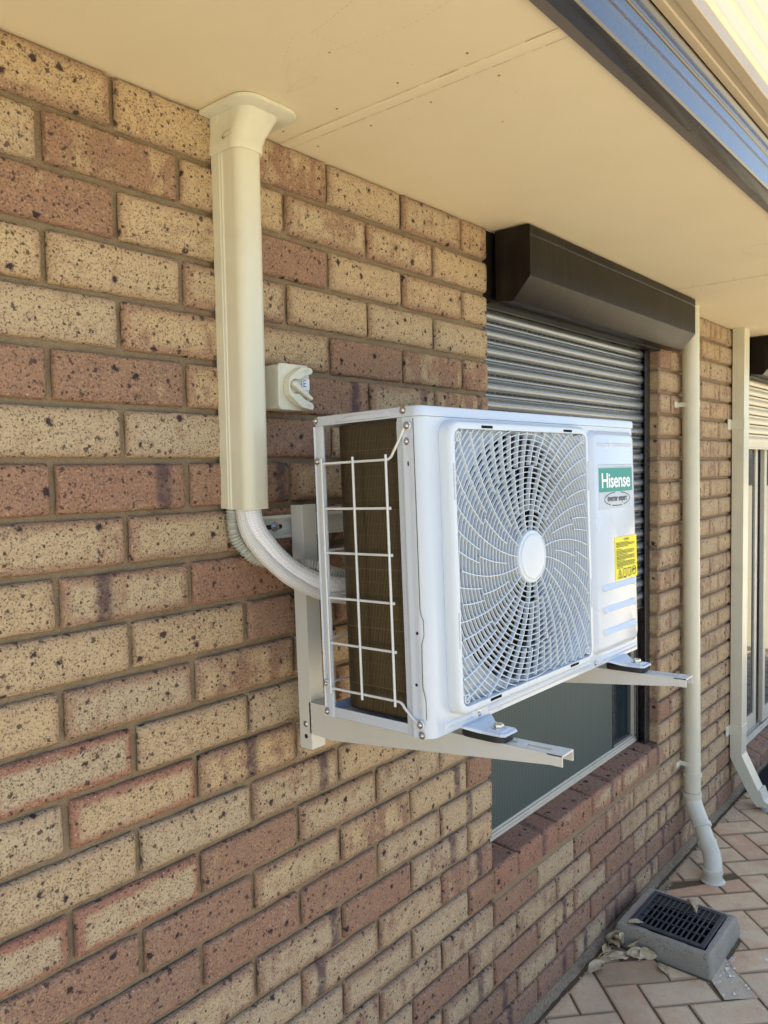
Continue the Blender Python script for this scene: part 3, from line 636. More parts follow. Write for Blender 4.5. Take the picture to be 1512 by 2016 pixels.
mb = MB(PO); mb.tube(spline([(216, -42, -600), (217, -44, -652), (222, -50, -684), (237, -60, -712), (256, -72, -739), (282, -86, -764), (314, -106, -784), (351, -125, -796), (430, -140, -808), (640, -140, -815)], 14), 18.5, 22, True, True); tag(mb.build('insulated_pipe', 'hose', None, 60), 'thick white insulated refrigerant pipe curving from the duct behind the unit', 'pipe')
mb = MB(PO); mb.tube(spline([(203, -38, -600), (203, -38, -652), (206, -47, -690), (222, -62, -724), (244, -76, -752), (268, -90, -776), (309, -110, -801), (349, -130, -814), (430, -145, -826), (640, -150, -830)], 14), 12.5, 18, True, True); tag(mb.build('insulated_pipe', 'hose2', None, 60), 'thin cream white insulated pipe running under the thick white one', 'pipe')

# ------------------------------------------------------------------ wall bracket
RX = -0.0271
br = thing('wall_bracket', 'pale metal wall bracket with two arms carrying the air conditioner', 'bracket', (0, -9, -1024), None, (RX, 0, 0))
BO = (0, 0, 0)
def channel_x(mb, x0, x1, z0, z1, y0, y1, t=2.0, lip=7):
    mb.prism([(y0, z0), (y0, z0 + lip), (y0 + t, z0 + lip), (y0 + t, z0 + t), (y1 - t, z0 + t), (y1 - t, z1 - t), (y0 + t, z1 - t), (y0 + t, z1 - lip), (y0, z1 - lip), (y0, z1), (y1, z1), (y1, z0)], 'x', x0, x1)
mb = MB(BO); zr = 338       # cross rail, local z from arm top
mb.prism([(-3, zr - 21), (-3, zr + 21), (-6, zr + 21), (-14, zr + 22), (-16, zr + 19), (-16, zr + 16), (-14, zr + 16), (-14, zr + 18.5), (-7, zr + 17), (-6, zr + 15), (-6, zr - 15), (-7, zr - 17), (-14, zr - 18.5), (-14, zr - 16), (-16, zr - 16), (-16, zr - 19), (-14, zr - 22), (-6, zr - 21)], 'x', 268, 958)
mb.build('cross_rail', 'bracket', br, 35)
mb = MB(BO)
for x in (283, 905): mb.prism(rrect(x, x + 42, zr - 4.5, zr + 4.5, 4.4, 5), 'y', -5.8, -6.6); mb.cut()
mb.builds('rail_slot', 'slot', br, 0)
mb = MB(BO)
for x in (306, 930): mb.lathe([(9, 0), (9, 1.5), (6.5, 1.5), (6.5, 6), (5.5, 7), (.1, 7)], (x, -6.6, zr), 'y', 6, -1); mb.lathe([(10, 0), (10, .8), (.1, .8)], (x, -6.6, zr), 'y', 20, -1); mb.cut()
mb.builds('wall_bolt', 'steel', br, 40)
def upright(x):
    mb = MB(BO); t = 2; y0, y1 = -50, -18; z0, z1 = -92, 378
    mb.prism([(x, y1), (x, y0), (x + 36, y0), (x + 36, y1), (x + 34, y1), (x + 34, y0 + t), (x + t, y0 + t), (x + t, y1)], 'z', z0, z1, .4)
    return mb.build('upright', 'bracket', br, 30)
def arm(x):
    mb = MB(BO); yb, yt = -46, -578; b = bmesh.new()
    for xx in (x, x + 34):     # two webs, tapering to the tip
        mb.prism([(yb, 0), (yb, -60), (yb - 60, -64), (yt + 20, -17), (yt, -17), (yt, 0)], 'x', xx, xx + 2)
    # top plate with slots cut through
    ys = [yb, -452, -484, -500, -540, yt]
    for y0, y1, slot in ((yb, -446, 0), (-446, -492, 1), (-492, -508, 0), (-508, -556, 1), (-556, yt, 0)):
        if slot: mb.box(x + .2, x + 14, y1, y0, -2, 0); mb.box(x + 22, x + 35.8, y1, y0, -2, 0); 
        else: mb.box(x + .2, x + 35.8, y1, y0, -2, 0)
    mb.box(x, x + 36, yt - .5, yt + 26, -2.6, .6, .6)
    return mb.build('arm', 'bracket', br, 30)
for x in (338, 865):
    upright(x); arm(x)
mb = MB(BO)
for x in (338, 865):
    for z in (-44, ): mb.lathe([(6, 0), (6, 1.2), (4.5, 2.8), (2, 3.8), (.1, 3.8)], (x - .3, -36, z), 'x', 14, -1); mb.cut()
mb.builds('arm_bolt', 'steel', br, 40)
mb = MB(BO)
for x in (338, 865): mb.lathe([(4.5, 0), (4.5, .4), (.1, .4)], (x - .1, -35, -68), 'x', 16, -1); mb.cut()
mb.builds('arm_hole', 'slot', br, 0)

# ------------------------------------------------------------------ air conditioner
W, H, D = 765.0, 507.0, 230.0
ac = thing('air_conditioner', 'white outdoor air conditioner unit with round fan grille on the wall bracket', 'air conditioner', (236.1, -421.9, -991.6), None, (-0.0271, -0.0019, -0.0213))
A0 = (0, 0, 0)
def part(mb, name, mat, sm=35, parent=None): return mb.build(name, mat, parent or ac, sm)
# base tray
mb = MB(A0); r = 16
base_o = rrect(1, W - 1, 3, D - 2, r, 5)
mb.loft([[(x, y, 0) for x, y in rrect(4, W - 4, 6, D - 5, r, 5)], [(x, y, 2) for x, y in base_o], [(x, y, 18) for x, y in base_o], [(x, y, 18) for x, y in rrect(3.5, W - 3.5, 5.5, D - 4.5, r - 2, 5)], [(x, y, 4) for x, y in rrect(3.5, W - 3.5, 5.5, D - 4.5, r - 2, 5)]])
mb.prism([(34, 0.8), (38, -.8), (196, -.8), (200, .8)], 'z', 3, 17); part(mb, 'base_tray', 'white')
# lid
mb = MB(A0); L0 = rrect(-1, W + 1, -1, D + 1, 15, 6)
mb.loft([[(x, y, 491) for x, y in L0], [(x, y, 503) for x, y in L0], [(x, y, 506) for x, y in rrect(.5, W - .5, .5, D - .5, 14, 6)], [(x, y, 507.5) for x, y in rrect(4, W - 4, 4, D - 4, 12, 6)]], cap0=False)
mb.loft([[(x, y, 491) for x, y in L0], [(x, y, 491) for x, y in rrect(1, W - 1, 1, D - 1, 13, 6)], [(x, y, 502) for x, y in rrect(1, W - 1, 1, D - 1, 13, 6)]], cap0=False)
mb.prism([(50, 503), (62, 497), (150, 497), (176, 492), (176, 499), (154, 503.5), (150, 505)], 'x', -3.2, -1) if False else None
mb.loft([[(-1, 178, 493), (-1, 160, 497), (-1, 150, 503), (-1, 60, 503), (-1, 52, 493)], [(-3.4, 170, 494.5), (-3.4, 156, 498), (-3.4, 148, 500), (-3.4, 66, 500), (-3.4, 60, 494.5)]])
part(mb, 'top_lid', 'white')
# front panel: a sheet bent round both front corners, with the round fan opening
FX, FZ, FR = 277.0, 254.0, 219.0
def front_sheet():
    b = bmesh.new(); th = 0
    z0, z1 = 0.0, 490.5
    def strip(pts):
        vs = [[b.verts.new((x, y, z)) for z in (z0, 3, z1)] for x, y in pts]
        for v in (vs,):
            for i in range(len(v) - 1):
                for j in range(2): b.faces.new((v[i][j], v[i + 1][j], v[i + 1][j + 1], v[i][j + 1]))
    left = [(0.8, 44), (.2, 43), (0, 41), (0, 36), (-2.2, 33), (-2.2, 30), (0, 26), (0, 20)] + arc(20, 20, 20, 180, 270, 10)[1:] + [(26, 0)]
    strip(left); strip([(530, 0), (536, 0)] + [(W - 20, 0)] + arc(W - 20, 20, 20, 270, 360, 10)[1:] + [(W, 60)])
    # plate with the hole between x=26 and x=530
    N = 96; ring = []; outr = []
    x0, x1 = 26.0, 530.0
    for i in range(N):
        a = 2 * math.pi * i / N; dx, dz = math.cos(a), math.sin(a); ring.append(b.verts.new((FX + FR * dx, 0, FZ + FR * dz)))
        t = min(((x1 - FX) / dx) if dx > 1e-6 else 1e9, ((x0 - FX) / dx) if dx < -1e-6 else 1e9, ((z1 - FZ) / dz) if dz > 1e-6 else 1e9, ((z0 - FZ) / dz) if dz < -1e-6 else 1e9)
        outr.append(b.verts.new((FX + t * dx, 0, FZ + t * dz)))
    for i in range(N): j = (i + 1) % N; b.faces.new((ring[i], ring[j], outr[j], outr[i]))
    for cx, cz in ((x0, z0), (x0, z1), (x1, z0), (x1, z1)):
        c_ = b.verts.new((cx, 0, cz)); ds = sorted(outr, key=lambda v: (v.co - c_.co).length); k = None
        for i in range(N):
            p, q = outr[i], outr[(i + 1) % N]
            if abs(p.co.x - q.co.x) > 1e-3 and abs(p.co.z - q.co.z) > 1e-3 and (p.co - c_.co).length < 60 and (q.co - c_.co).length < 60: b.faces.new((p, q, c_))
    # bell mouth
    prev = ring
    for r_, y in ((FR - 3, 2), (FR - 5, 6), (FR - 5, 14)):
        nx = [b.verts.new((FX + r_ * math.cos(2 * math.pi * i / N), y, FZ + r_ * math.sin(2 * math.pi * i / N))) for i in range(N)]
        for i in range(N): j = (i + 1) % N; b.faces.new((prev[i], prev[j], nx[j], nx[i]))
        prev = nx
    return b
mb = MB(A0); mb.bm(front_sheet())
def swage(mb, x0, x1, z, h, dep_=2.2, v0=0.0):
    o = rrect(x0, x1, z - h / 2, z + h / 2, h / 2 - .2, 5); i_ = rrect(x0 + h * .32, x1 - h * .32, z - h * .2, z + h * .2, h * .2 - .05, 5)
    mb.loft([[(x, v0 + .15, zz) for x, zz in o], [(x, v0 - dep_, zz) for x, zz in i_]])
swage(mb, 36, 112, 12, 12); swage(mb, 150, 520, 12, 12); swage(mb, 568, 748, 12, 12)
mb.box(0.4, 8, 43, 45, 4, 485); part(mb, 'front_panel', 'white', 38)
# raised service cover
def rr3(x0, x1, z0, z1, r_, v): return [(x, v, z) for x, z in rrect(x0, x1, z0, z1, r_, 6)]
mb = MB(A0); mb.loft([rr3(531, 752, 24, 482, 22, .1), rr3(532, 751, 25, 481, 22, -1.5), rr3(543, 730, 34, 473, 14, -9.5), rr3(545, 728, 36, 471, 13, -10.5)]); 
for z in (453, 409): swage(mb, 556, 722, z, 7, 1.8, -10.5)
def louvre(mb, z, x0=561, x1=721):
    mb.loft([[(x0, -10.4, z + 9), (x0 + 3, -10.4, z - 3), (x0 + 6, -10.4, z - 6)], [(x0 + 2, -11, z + 8), (x0 + 6, -16, z - 2), (x0 + 8, -10.6, z - 5)], [(x1 - 2, -11, z + 8), (x1 - 6, -16, z - 2), (x1 - 8, -10.6, z - 5)], [(x1, -10.4, z + 9), (x1 - 3, -10.4, z - 3), (x1 - 6, -10.4, z - 6)]], closed=True)
for z in (157, 112, 66): louvre(mb, z)
part(mb, 'service_cover', 'white', 38)
# labels
mb = MB(A0); mb.box(560.5, 721.5, -10.5, -11, 320, 405.8); part(mb, 'logo_sticker', 'film', 0)
mb = MB(A0); mb.box(562, 720, -11, -11.4, 355.5, 404.5); lg = part(mb, 'logo_field', 'teal', 0)
mb = MB(A0); vs, fs = text_mesh('Hisense', 40, 136, .8, .95); mb.add([(641 + x, -11.8, 379 + y * 1.05) for x, y in vs], fs); tag(part(mb, 'logo_lettering', 'lab', 0), 'white brand lettering on the teal field')
mb = MB(A0); vs, fs = text_mesh('inverter expert', 17, 92, .25, .95); mb.add([(645 + x, -11.6, 339.5 + y * 1.1) for x, y in vs], fs)
for a0, a1 in ((100, 235), (-60, 60), (245, 290), (60, 78)):
    pts = [(645 + 61 * math.cos(math.radians(a)), -11.6, 340 + 15 * math.sin(math.radians(a))) for a in range(a0, a1 + 1, 5)]
    pin = [(645 + 59.3 * math.cos(math.radians(a)), -11.6, 340 + 13.2 * math.sin(math.radians(a))) for a in range(a0, a1 + 1, 5)]
    mb.loft([pts, pin], closed=False)
part(mb, 'logo_oval', 'ink', 0)
mb = MB(A0); mb.add([(626, -11.3, 168), (732, -12.3, 168), (732, -12.3, 258.5), (626, -11.3, 258.5)], [(0, 1, 2, 3)]); mb.box(626, 731.5, -10.4, -11.2, 168.5, 258); part(mb, 'warning_label', 'yellow', 0)
mb = MB(A0); random.seed(5)
def lv(x): return -12.6 - .4
vs, fs = text_mesh('WARNING', 6.5, 26, .1); mb.add([(680 + x, lv(0), 252.5 + y) for x, y in vs], fs)
z = 246.0
for ln, ws in ((0, .62), (1, .95), (2, .93), (3, .6), (5, .28), (6.2, .9), (7.2, .95), (8.2, .88), (9.4, .55), (10.6, .95), (11.6, .92), (12.6, .97), (13.8, .4), (15, .93), (16, .96), (17, .9), (18, .96), (19.2, .3)):
    x = 631; zz = z - ln * 2.75; e = 631 + 95 * ws
    while x < e:
        l_ = random.uniform(3, 9); mb.add([(x, lv(0), zz - .65), (min(x + l_, e), lv(0), zz - .65), (min(x + l_, e), lv(0), zz + .65), (x, lv(0), zz + .65)], [(0, 1, 2, 3)]); x += l_ + 1.5
def line(pts, wd=.8):
    for (a, b), (c_, d_) in zip(pts, pts[1:]):
        L = math.hypot(c_ - a, d_ - b) or 1; nx, nz = -(d_ - b) / L * wd, (c_ - a) / L * wd
        mb.add([(a - nx, lv(0), b - nz), (c_ - nx, lv(0), d_ - nz), (c_ + nx, lv(0), d_ + nz), (a + nx, lv(0), b + nz)], [(0, 1, 2, 3)])
line([(636, 172), (655, 172), (645.5, 190), (636, 172)]); line([(646, 186), (644, 180), (647.5, 180), (645, 174)])
line([(661, 174), (661, 188), (669, 190), (677, 188), (677, 174), (669, 172), (661, 174)]); line([(664, 171), (674, 171)]); line([(669, 178), (669, 186)])
line([(684, 174), (684, 190), (691, 188), (699, 190), (699, 174), (691, 172), (684, 174)]); line([(694, 176), (696, 184)])
line(arc(715, 182, 9, 0, 360, 14)); line([(709, 184), (721, 184)], 1.6); line([(707, 179), (723, 187)])
part(mb, 'label_print', 'ink2', 0)
# rear post (left rear corner) and the far rear casing
def post():
    mb = MB(A0); mb.prism([(4, 206), (1, 206), (0, 208), (0, 216), (-.1, 218), (2, 220), (2, 225), (-.1, 227), (0, D - 3), (2, D), (10, D), (10, D - 2), (3, D - 2), (3, 208), (4, 208)], 'z', 1, 490.5)
    return mb
mb = post(); part(mb, 'corner_post', 'white', 30)
mb = MB(A0); mb.box(W - 1.5, W, 60, D, 2, 490.5); mb.box(520, W, D - 1.5, D, 2, 490.5); mb.box(519, 520, 60, D, 18, 490); part(mb, 'rear_casing', 'white', 30)
# condenser coil
path = [(16, 26 + i * 5.4) for i in range(26)] + arc(58, 165, 42, 180, 90, 12)[1:] + [(58 + i * 20, 207) for i in range(1, 24)]
inn = [(34, 26 + i * 5.4) for i in range(26)] + arc(58, 165, 24, 180, 90, 12)[1:] + [(58 + i * 20, 189) for i in range(1, 24)]
mb = MB(A0)
zs = [18 + 472 * i / 20 for i in range(21)]
mb.loft([[(x + random.uniform(-.25, .25), y, z) for x, y in path + inn[::-1]] for z in zs]); part(mb, 'condenser_coil', 'coil', 30)
mb = MB(A0)
for z in range(62, 480, 96):
    pp = [(x - .3 if y < 180 else x, y + (.3 if x > 20 else 0), z) for x, y in path[4:40]]; mb.loft([[(x, y, z - .35) for x, y, _ in pp], [(x - .2, y, z) for x, y, _ in pp], [(x, y, z + .35) for x, y, _ in pp]], closed=False); mb.cut()
mb.builds('coil_seam', 'seam', ac, 60)
mb = MB(A0); mb.box(34, 518, 62, 64, 18, 490) if False else mb.box(520, 522, 62, 200, 18, 490); mb.box(60, 520, 182, 186, 20, 488); mb.box(36, 40, 40, 182, 20, 488); part(mb, 'shade_partition', 'black', 0)  # partition, plus black sheets along the coil standing in for interior shade
# wire guards
def guard_side():
    mb = MB(A0); r_ = 2.1; X = -4.5
    for z in (353, 280, 205, 129): mb.tube([(X, 207, z), (X, 61, z)], r_, 8); mb.lathe([(r_, 0), (2.6, 1), (2.6, 3), (.1, 4)], (X, 62, z), 'y', 8, -1)
    mb.tube([(X, 207, 428), (X, 66, 428)] + spline([(X, 60, 428.5), (X, 54, 432), (X, 49, 439), (X, 36, 458), (X - 1, 29, 468), (X - 1, 25, 474)], 5), r_, 8)
    mb.tube([(X, 207, 52), (X, 62, 52)] + spline([(X, 56, 52), (X, 50, 49), (X, 45, 43), (X, 32, 32), (X - 1, 20, 24)], 5), r_, 8)
    for v in (203, 132, 62): mb.tube([(X - 3.6, v, 436), (X - 3.6, v, 44)], r_, 8)
    for v, z in ((20, 477), (16, 23), (219, 432), (219, 57)): mb.lathe([(6.5, 0), (6.5, 2), (4, 2.4), (4, 0)], (X + 1 if v < 100 else 0, v, z), 'x', 14, -1)
    mb.tube([(X, 207, 432), (-1.5, 219, 432)], r_, 6); mb.tube([(X, 207, 57), (-1.5, 219, 57)], r_, 6)
    return mb
part(guard_side(), 'side_guard', 'wire', 50)
mb = MB(A0); Y = D + 3
for z in (428, 353, 280, 205, 129, 52): mb.tube([(14, Y, z), (515, Y, z)], 2, 8)
for x in (24, 90, 160, 230, 300, 370, 440, 510): mb.tube([(x, Y + 3, 436), (x, Y + 3, 44)], 2, 8)
part(mb, 'rear_guard', 'wire', 50)
mb = MB(A0)
for v, z in ((220, 500), (30, 501), (20, 477), (26, 454), (16, 23), (17, 5), (219, 432), (222, 57), (222, 9)):
    screw(mb, ((-5.5 if (v, z) in ((20, 477), (16, 23)) else -1.2 if z > 495 else -.3 if (v, z) != (219, 432) else -2.2), v, z), 'x', -1, 4); mb.cut()
for x in (128, 545): screw(mb, (x, -.1, 10), 'y', -1, 4); mb.cut()
mb.builds('casing_screw', 'steel', ac, 50)
mb = MB(A0)
for v, z, a, b in ((24, 420, 1.6, 4), (19, 162, 2.6, 2.6), (24, 82, 2.6, 2.6)):
    mb.add([(-2.4 if v > 28 else -.35, v + a * math.cos(t * .5236), z + b * math.sin(t * .5236)) for t in range(12)], [tuple(range(12))]); mb.cut()
mb.builds('panel_hole', 'slot', ac, 0); mb = MB(A0)
mb.tube([(-.1, 12, 488), (-.1, 12, 200), (-.1, 10, 190), (-.1, 6, 182), (-.1, 6, 160), (-.1, 11, 146), (-.1, 12, 110), (-.1, 12, 80), (-.1, 7, 60), (-.1, 7, 30)], .5, 5)
part(mb, 'panel_seam', 'slot', 0)
# fan grille
GX0, GX1, GZ0, GZ1 = 48.0, 504.0, 26.0, 484.0
gr = MB(A0)
gr.loft([rr3(GX0 - 2, GX1 + 2, GZ0 - 2, GZ1 + 2, 26, -.1), rr3(GX0 - 1, GX1 + 1, GZ0 - 1, GZ1 + 1, 26, -14), rr3(GX0 + 2, GX1 - 2, GZ0 + 2, GZ1 - 2, 24, -19), rr3(GX0 + 4, GX1 - 4, GZ0 + 4, GZ1 - 4, 23, -20), rr3(GX0 + 12, GX1 - 12, GZ0 + 12, GZ1 - 12, 14, -20), rr3(GX0 + 13, GX1 - 13, GZ0 + 13, GZ1 - 13, 13, -10)], cap0=False, cap1=False)
IX0, IX1, IZ0, IZ1 = GX0 + 12.5, GX1 - 12.5, GZ0 + 12.5, GZ1 - 12.5
gf = part(gr, 'fan_grille', 'grille', 40)
def inside(x, z): return IX0 <= x <= IX1 and IZ0 <= z <= IZ1
gr = MB(A0)
def bar(p, q, w0, y0, y1):
    L = math.hypot(q[0] - p[0], q[1] - p[1]) or 1; nx, nz = -(q[1] - p[1]) / L * w0, (q[0] - p[0]) / L * w0
    gr.add([(p[0] - nx, y0, p[1] - nz), (p[0] + nx, y0, p[1] + nz), (q[0] + nx, y0, q[1] + nz), (q[0] - nx, y0, q[1] - nz), (p[0] - nx, y1, p[1] - nz), (p[0] + nx, y1, p[1] + nz), (q[0] + nx, y1, q[1] + nz), (q[0] - nx, y1, q[1] - nz)],
           [(0, 1, 2, 3), (4, 7, 6, 5), (0, 3, 7, 4), (1, 5, 6, 2)])
r_ = 53.0
while r_ < 318:
    n = max(48, int(r_ * .75)); prev = None
    for i in range(n + 1):
        a = 2 * math.pi * i / n; p = (FX + r_ * math.cos(a), FZ + r_ * math.sin(a))
        if prev and inside(*prev) and inside(*p): bar(prev, p, .6, -18, -12.5)
        prev = p
    r_ += 9.45
part(gr, 'grille_ring', 'grille', 30, gf)
gr = MB(A0)
def spoke(a0, ra, rb):
    prev = None; n = max(4, int((rb - ra) / 7))
    for i in range(n + 1):
        r = ra + (rb - ra) * i / n; a = math.radians(a0 - 19.0 * ((r - 45) / 185.0)); p = (FX + r * math.cos(a), FZ + r * math.sin(a))
        if prev and inside(*prev) and inside(*p): bar(prev, p, .7, -19.2, -11.5)
        prev = p
for k in range(16):
    a = 17.5 + 22.5 * k; spoke(a, 44, 166); spoke(a + 11.25, 81.4, 160)
    spoke(a, 166, 318); spoke(a + 7.5, 160, 318); spoke(a + 15, 160, 318)
part(gr, 'grille_spoke', 'grille', 30, gf)
mb = MB(A0); mb.lathe([(46.5, 10), (46.5, 19), (45, 21.5), (42, 22), (41, 20.8), (39.5, 20.8), (38, 23), (30, 24.2), (.1, 24.8)], (FX, 0, FZ), 'y', 48, -1); part(mb, 'hub_cap', 'grille', 40, gf)
mb = MB(A0)
for cx, cz in ((GX0 + 24, GZ0 + 24), (GX0 + 24, GZ1 - 24), (GX1 - 24, GZ0 + 24), (GX1 - 24, GZ1 - 24)): mb.lathe([(7.5, 9), (7.5, 19), (6, 19), (6, 12), (.1, 12)], (cx, 0, cz), 'y', 20, -1); mb.cut()
mb.builds('screw_boss', 'grille', gf, 40)
mb = MB(A0)
for x in (150, 420): 
    for z in (GZ1 - 8, GZ0 + 8): mb.box(x - 16, x + 16, -20.5, -20.1, z - 2.2, z + 2.2); mb.cut()
mb.builds('clip_slot', 'fan', gf, 0); mb = MB(A0)
for z in (160, 390):
    for x in (GX0 + 7, GX1 - 7): mb.box(x - 1.6, x + 1.6, -20.4, -20.1, z - 28, z + 28); mb.cut()
mb.builds('side_slot', 'inner', gf, 0)
# fan
mb = MB(A0); mb.lathe([(48, -28), (48, -70), (.1, -72)], (FX, 0, FZ), 'y', 32, -1); mb.lathe([(.1, -26), (44, -26), (48, -28)], (FX, 0, FZ), 'y', 32, -1)
for k in range(3):
    rows = []
    for i in range(9):
        r = 46 + (FR - 14 - 46) * i / 8; row = []
        for j in range(9):
            a = math.radians(120 * k + 20 + (-12 * i / 8) + 92 * j / 8); row.append((FX + r * math.cos(a), 30 + 48 * (j / 8) + 6 * math.sin(j / 8 * math.pi), FZ + r * math.sin(a)))
        rows.append(row)
    mb.loft(rows, closed=False)
part(mb, 'fan', 'fan', 50)
# feet
def foot(x):
    f = MB(A0); f.loft([[(x - 42, 6, -1), (x + 42, 6, -1), (x + 42, 6, 2), (x - 42, 6, 2)], [(x - 40, -4, -2), (x + 40, -4, -2), (x + 40, -4, 1.5), (x - 40, -4, 1.5)], [(x - 27, -20, -8.5), (x + 27, -20, -8.5), (x + 26, -20, -3.5), (x - 26, -20, -3.5)], [(x - 23, -32, -10), (x + 23, -32, -10), (x + 22, -32, -6), (x - 22, -32, -6)], [(x - 22, -60, -10), (x + 22, -60, -10), (x + 21, -60, -6), (x - 21, -60, -6)], [(x - 18, -67, -10), (x + 18, -67, -10), (x + 17, -66, -6.5), (x - 17, -66, -6.5)]])
    f.loft([[(x - 15, -26, -6.2), (x + 15, -26, -6.2), (x + 15, -60, -6.2), (x - 15, -60, -6.2)], [(x - 12, -29, -3.6), (x + 12, -29, -3.6), (x + 12, -57, -3.6), (x - 12, -57, -3.6)]])
    fo = part(f, 'mounting_foot', 'white', 25)
    f = MB(A0); f.prism(rrect(x - 24, x + 20, -66, 20, 18, 6), 'z', -20.5, -10.2, 1.5); part(f, 'rubber_pad', 'rubber', 40, fo)
    f = MB(A0); f.lathe([(12, 0), (12, 1.6), (.1, 1.6)], (x, -44, -3.6), 'z', 24); f.lathe([(8, 1.6), (8, 6.2), (6.5, 7.4), (.1, 7.4)], (x, -44, -3.6), 'z', 6); part(f, 'foot_bolt', 'steel', 30, fo)
for x in (119, 646): foot(x)

# ------------------------------------------------------------------ downpipes
dp = thing('round_downpipe', 'round cream downpipe between the window and the corner, ending in the paving', 'downpipe', (2396, -162, -GZ))
DO = (2396, -162, -GZ); mb = MB(DO)
top = [(2500, -40, 43), (2508, -40, -500), (2524, -40, -1200), (2538, -42, -1930)]
mb.tube(top, 32.5, 28); pp = mb.build('pipe', 'pvc', dp, 50)
mb = MB(DO); mb.tube(spline([(2538, -42, -1932), (2538, -44, -1968), (2524, -60, -2000), (2504, -90, -2050)], 8), 34.5, 28); mb.build('elbow', 'pvc', dp, 50)
mb = MB(DO); mb.tube([(2506, -88, -2046), (2470, -126, -2106)], 32, 28); mb.build('pipe', 'pvc', dp, 50)
mb = MB(DO); mb.tube(spline([(2474, -122, -2100), (2450, -146, -2130), (2425, -160, -2158), (2412, -164, -2185), (2408, -165, -2222)], 8), 34.5, 28); mb.build('elbow', 'pvc', dp, 50)
mb = MB(DO)
for z in (-1850, -1935): mb.tube([(2537, -41, z), (2538, -41, z - 14)], 37.5, 28); mb.cut()
mb.tube([(2507, -87, -2042), (2499, -95, -2055)], 38, 28); mb.cut(); mb.tube([(2477, -119, -2096), (2469, -127, -2109)], 38, 28); mb.cut(); mb.tube([(2410, -164, -2170), (2409, -164, -2183)], 38, 28)
mb.cut(); mb.lathe([(37, 14), (38, 8), (41, 2), (46, 0), (.1, 0)], (2408, -165, -2214), 'z', 28)
mb.builds('socket_ring', 'pvc', dp, 50)
def clip_round(x, z, parent):
    mb = MB(DO); mb.tube([(x, -40, z - 9), (x, -40, z + 9)], 35, 28); mb.box(x - 75, x - 28, 0, -5, z - 12, z + 12, 1); mb.box(x - 34, x - 30, -40, 0, z - 9, z + 9); mb.build('pipe_clip', 'pvc', parent, 45)
clip_round(2503, -344, dp); clip_round(2537, -1810, dp)
rp = thing('rectangular_downpipe', 'square edged cream metal downpipe beside the sliding door', 'downpipe', (3210, -100, -GZ))
RO = (3210, -100, -GZ); mb = MB(RO)
def rsect(x0, x1, y0, y1, z0, z1=None): return [(x0, y0, z0), (x1, y0, z0), (x1, y1, z1 if z1 is not None else z0), (x0, y1, z1 if z1 is not None else z0)]
mb.loft([rsect(3170, 3250, -6, -58, 44), rsect(3170, 3250, -6, -58, -1977 - 6, -1965), rsect(3170, 3250, -88, -138, -2140, -2128)]); mb.build('pipe', 'pvc', rp, 20)
mb = MB(RO); mb.loft([rsect(3166, 3254, -84, -142, -2128, -2114), rsect(3166, 3254, -105, -160, -2165, -2160), rsect(3168, 3262, -128, -205, -2195, -2180)]); mb.build('shoe', 'pvc', rp, 20)
mb = MB(RO); mb.tube([(3230, -175, -2178), (3230, -178, -2222)], [52, 50], 28); mb.build('drain_adaptor', 'grille', rp, 45)
for z in (-400, -1850):
    mb = MB(RO); mb.box(3167.5, 3252.5, -3, -60.5, z - 24, z + 24, 1); mb.box(3118, 3168, 0, -4, z - 24, z + 24, 3); mb.build('pipe_clip', 'pvc', rp, 30)

# ------------------------------------------------------------------ ground
mb = MB((0, 0, -GZ)); mb.add([(-60000, -60000, -2222), (60000, -60000, -2222), (60000, 60000, -2222), (-60000, 60000, -2222)], [(0, 1, 2, 3)])
tag(mb.build('ground', 'lawn', None, 0), kind='structure')
mb = MB((0, 0, -GZ)); nx, ny = 260, 100
mb.add([(-1500 + 8200 * i / nx, 20 - 2200 * j / ny, -2220 + noise.noise(Vector((i * .8, j * .8, 1))) * 1.3) for i in range(nx + 1) for j in range(ny + 1)], [(i * (ny + 1) + j, (i + 1) * (ny + 1) + j, (i + 1) * (ny + 1) + j + 1, i * (ny + 1) + j + 1) for i in range(nx) for j in range(ny)])
tag(mb.build('bedding_sand', 'sand', None, 60), kind='structure')
random.seed(21); th_ = math.radians(-43.5); ea = Vector((math.cos(th_), math.sin(th_), 0)); eb = Vector((math.sin(th_), -math.cos(th_), 0)); WP = 112.0; og = Vector((1627, -175, 0))
# cut-outs left open around the pit and the pipe
HOLES = [[(1700, -440), (1760, -370), (1770, -20), (2105, -20), (2105, -360), (1925, -365), (1800, -488), (1735, -415)], [(2430, -215), (2345, -165), (2400, -95), (2500, -205), (2465, -235)], [(3130, -60), (3130, -250), (3300, -250), (3300, -60)]]
def inpoly(x, y, poly):
    r = False; n = len(poly)
    for i in range(n):
        (xa, ya), (xb, yb) = poly[i], poly[(i + 1) % n]
        if (ya > y) != (yb > y) and x < (xb - xa) * (y - ya) / (yb - ya) + xa: r = not r
    return r
pv = MB((0, 0, -GZ))
def clip(poly, a, b, c_):       # keep a*x+b*y<=c
    out = []
    for i in range(len(poly)):
        p, q = poly[i], poly[(i + 1) % len(poly)]; fp, fq = a * p[0] + b * p[1] - c_, a * q[0] + b * q[1] - c_
        if fp <= 0: out.append(p)
        if fp * fq < 0: t = fp / (fp - fq); out.append((p[0] + (q[0] - p[0]) * t, p[1] + (q[1] - p[1]) * t))
    return out
PIT = (1784, 2112, -358, -22)
def clean(poly):
    out = []
    for p in poly:
        if not out or math.hypot(p[0] - out[-1][0], p[1] - out[-1][1]) > 1.0: out.append(p)
    while len(out) > 1 and math.hypot(out[0][0] - out[-1][0], out[0][1] - out[-1][1]) <= 1.0: out.pop()
    return out
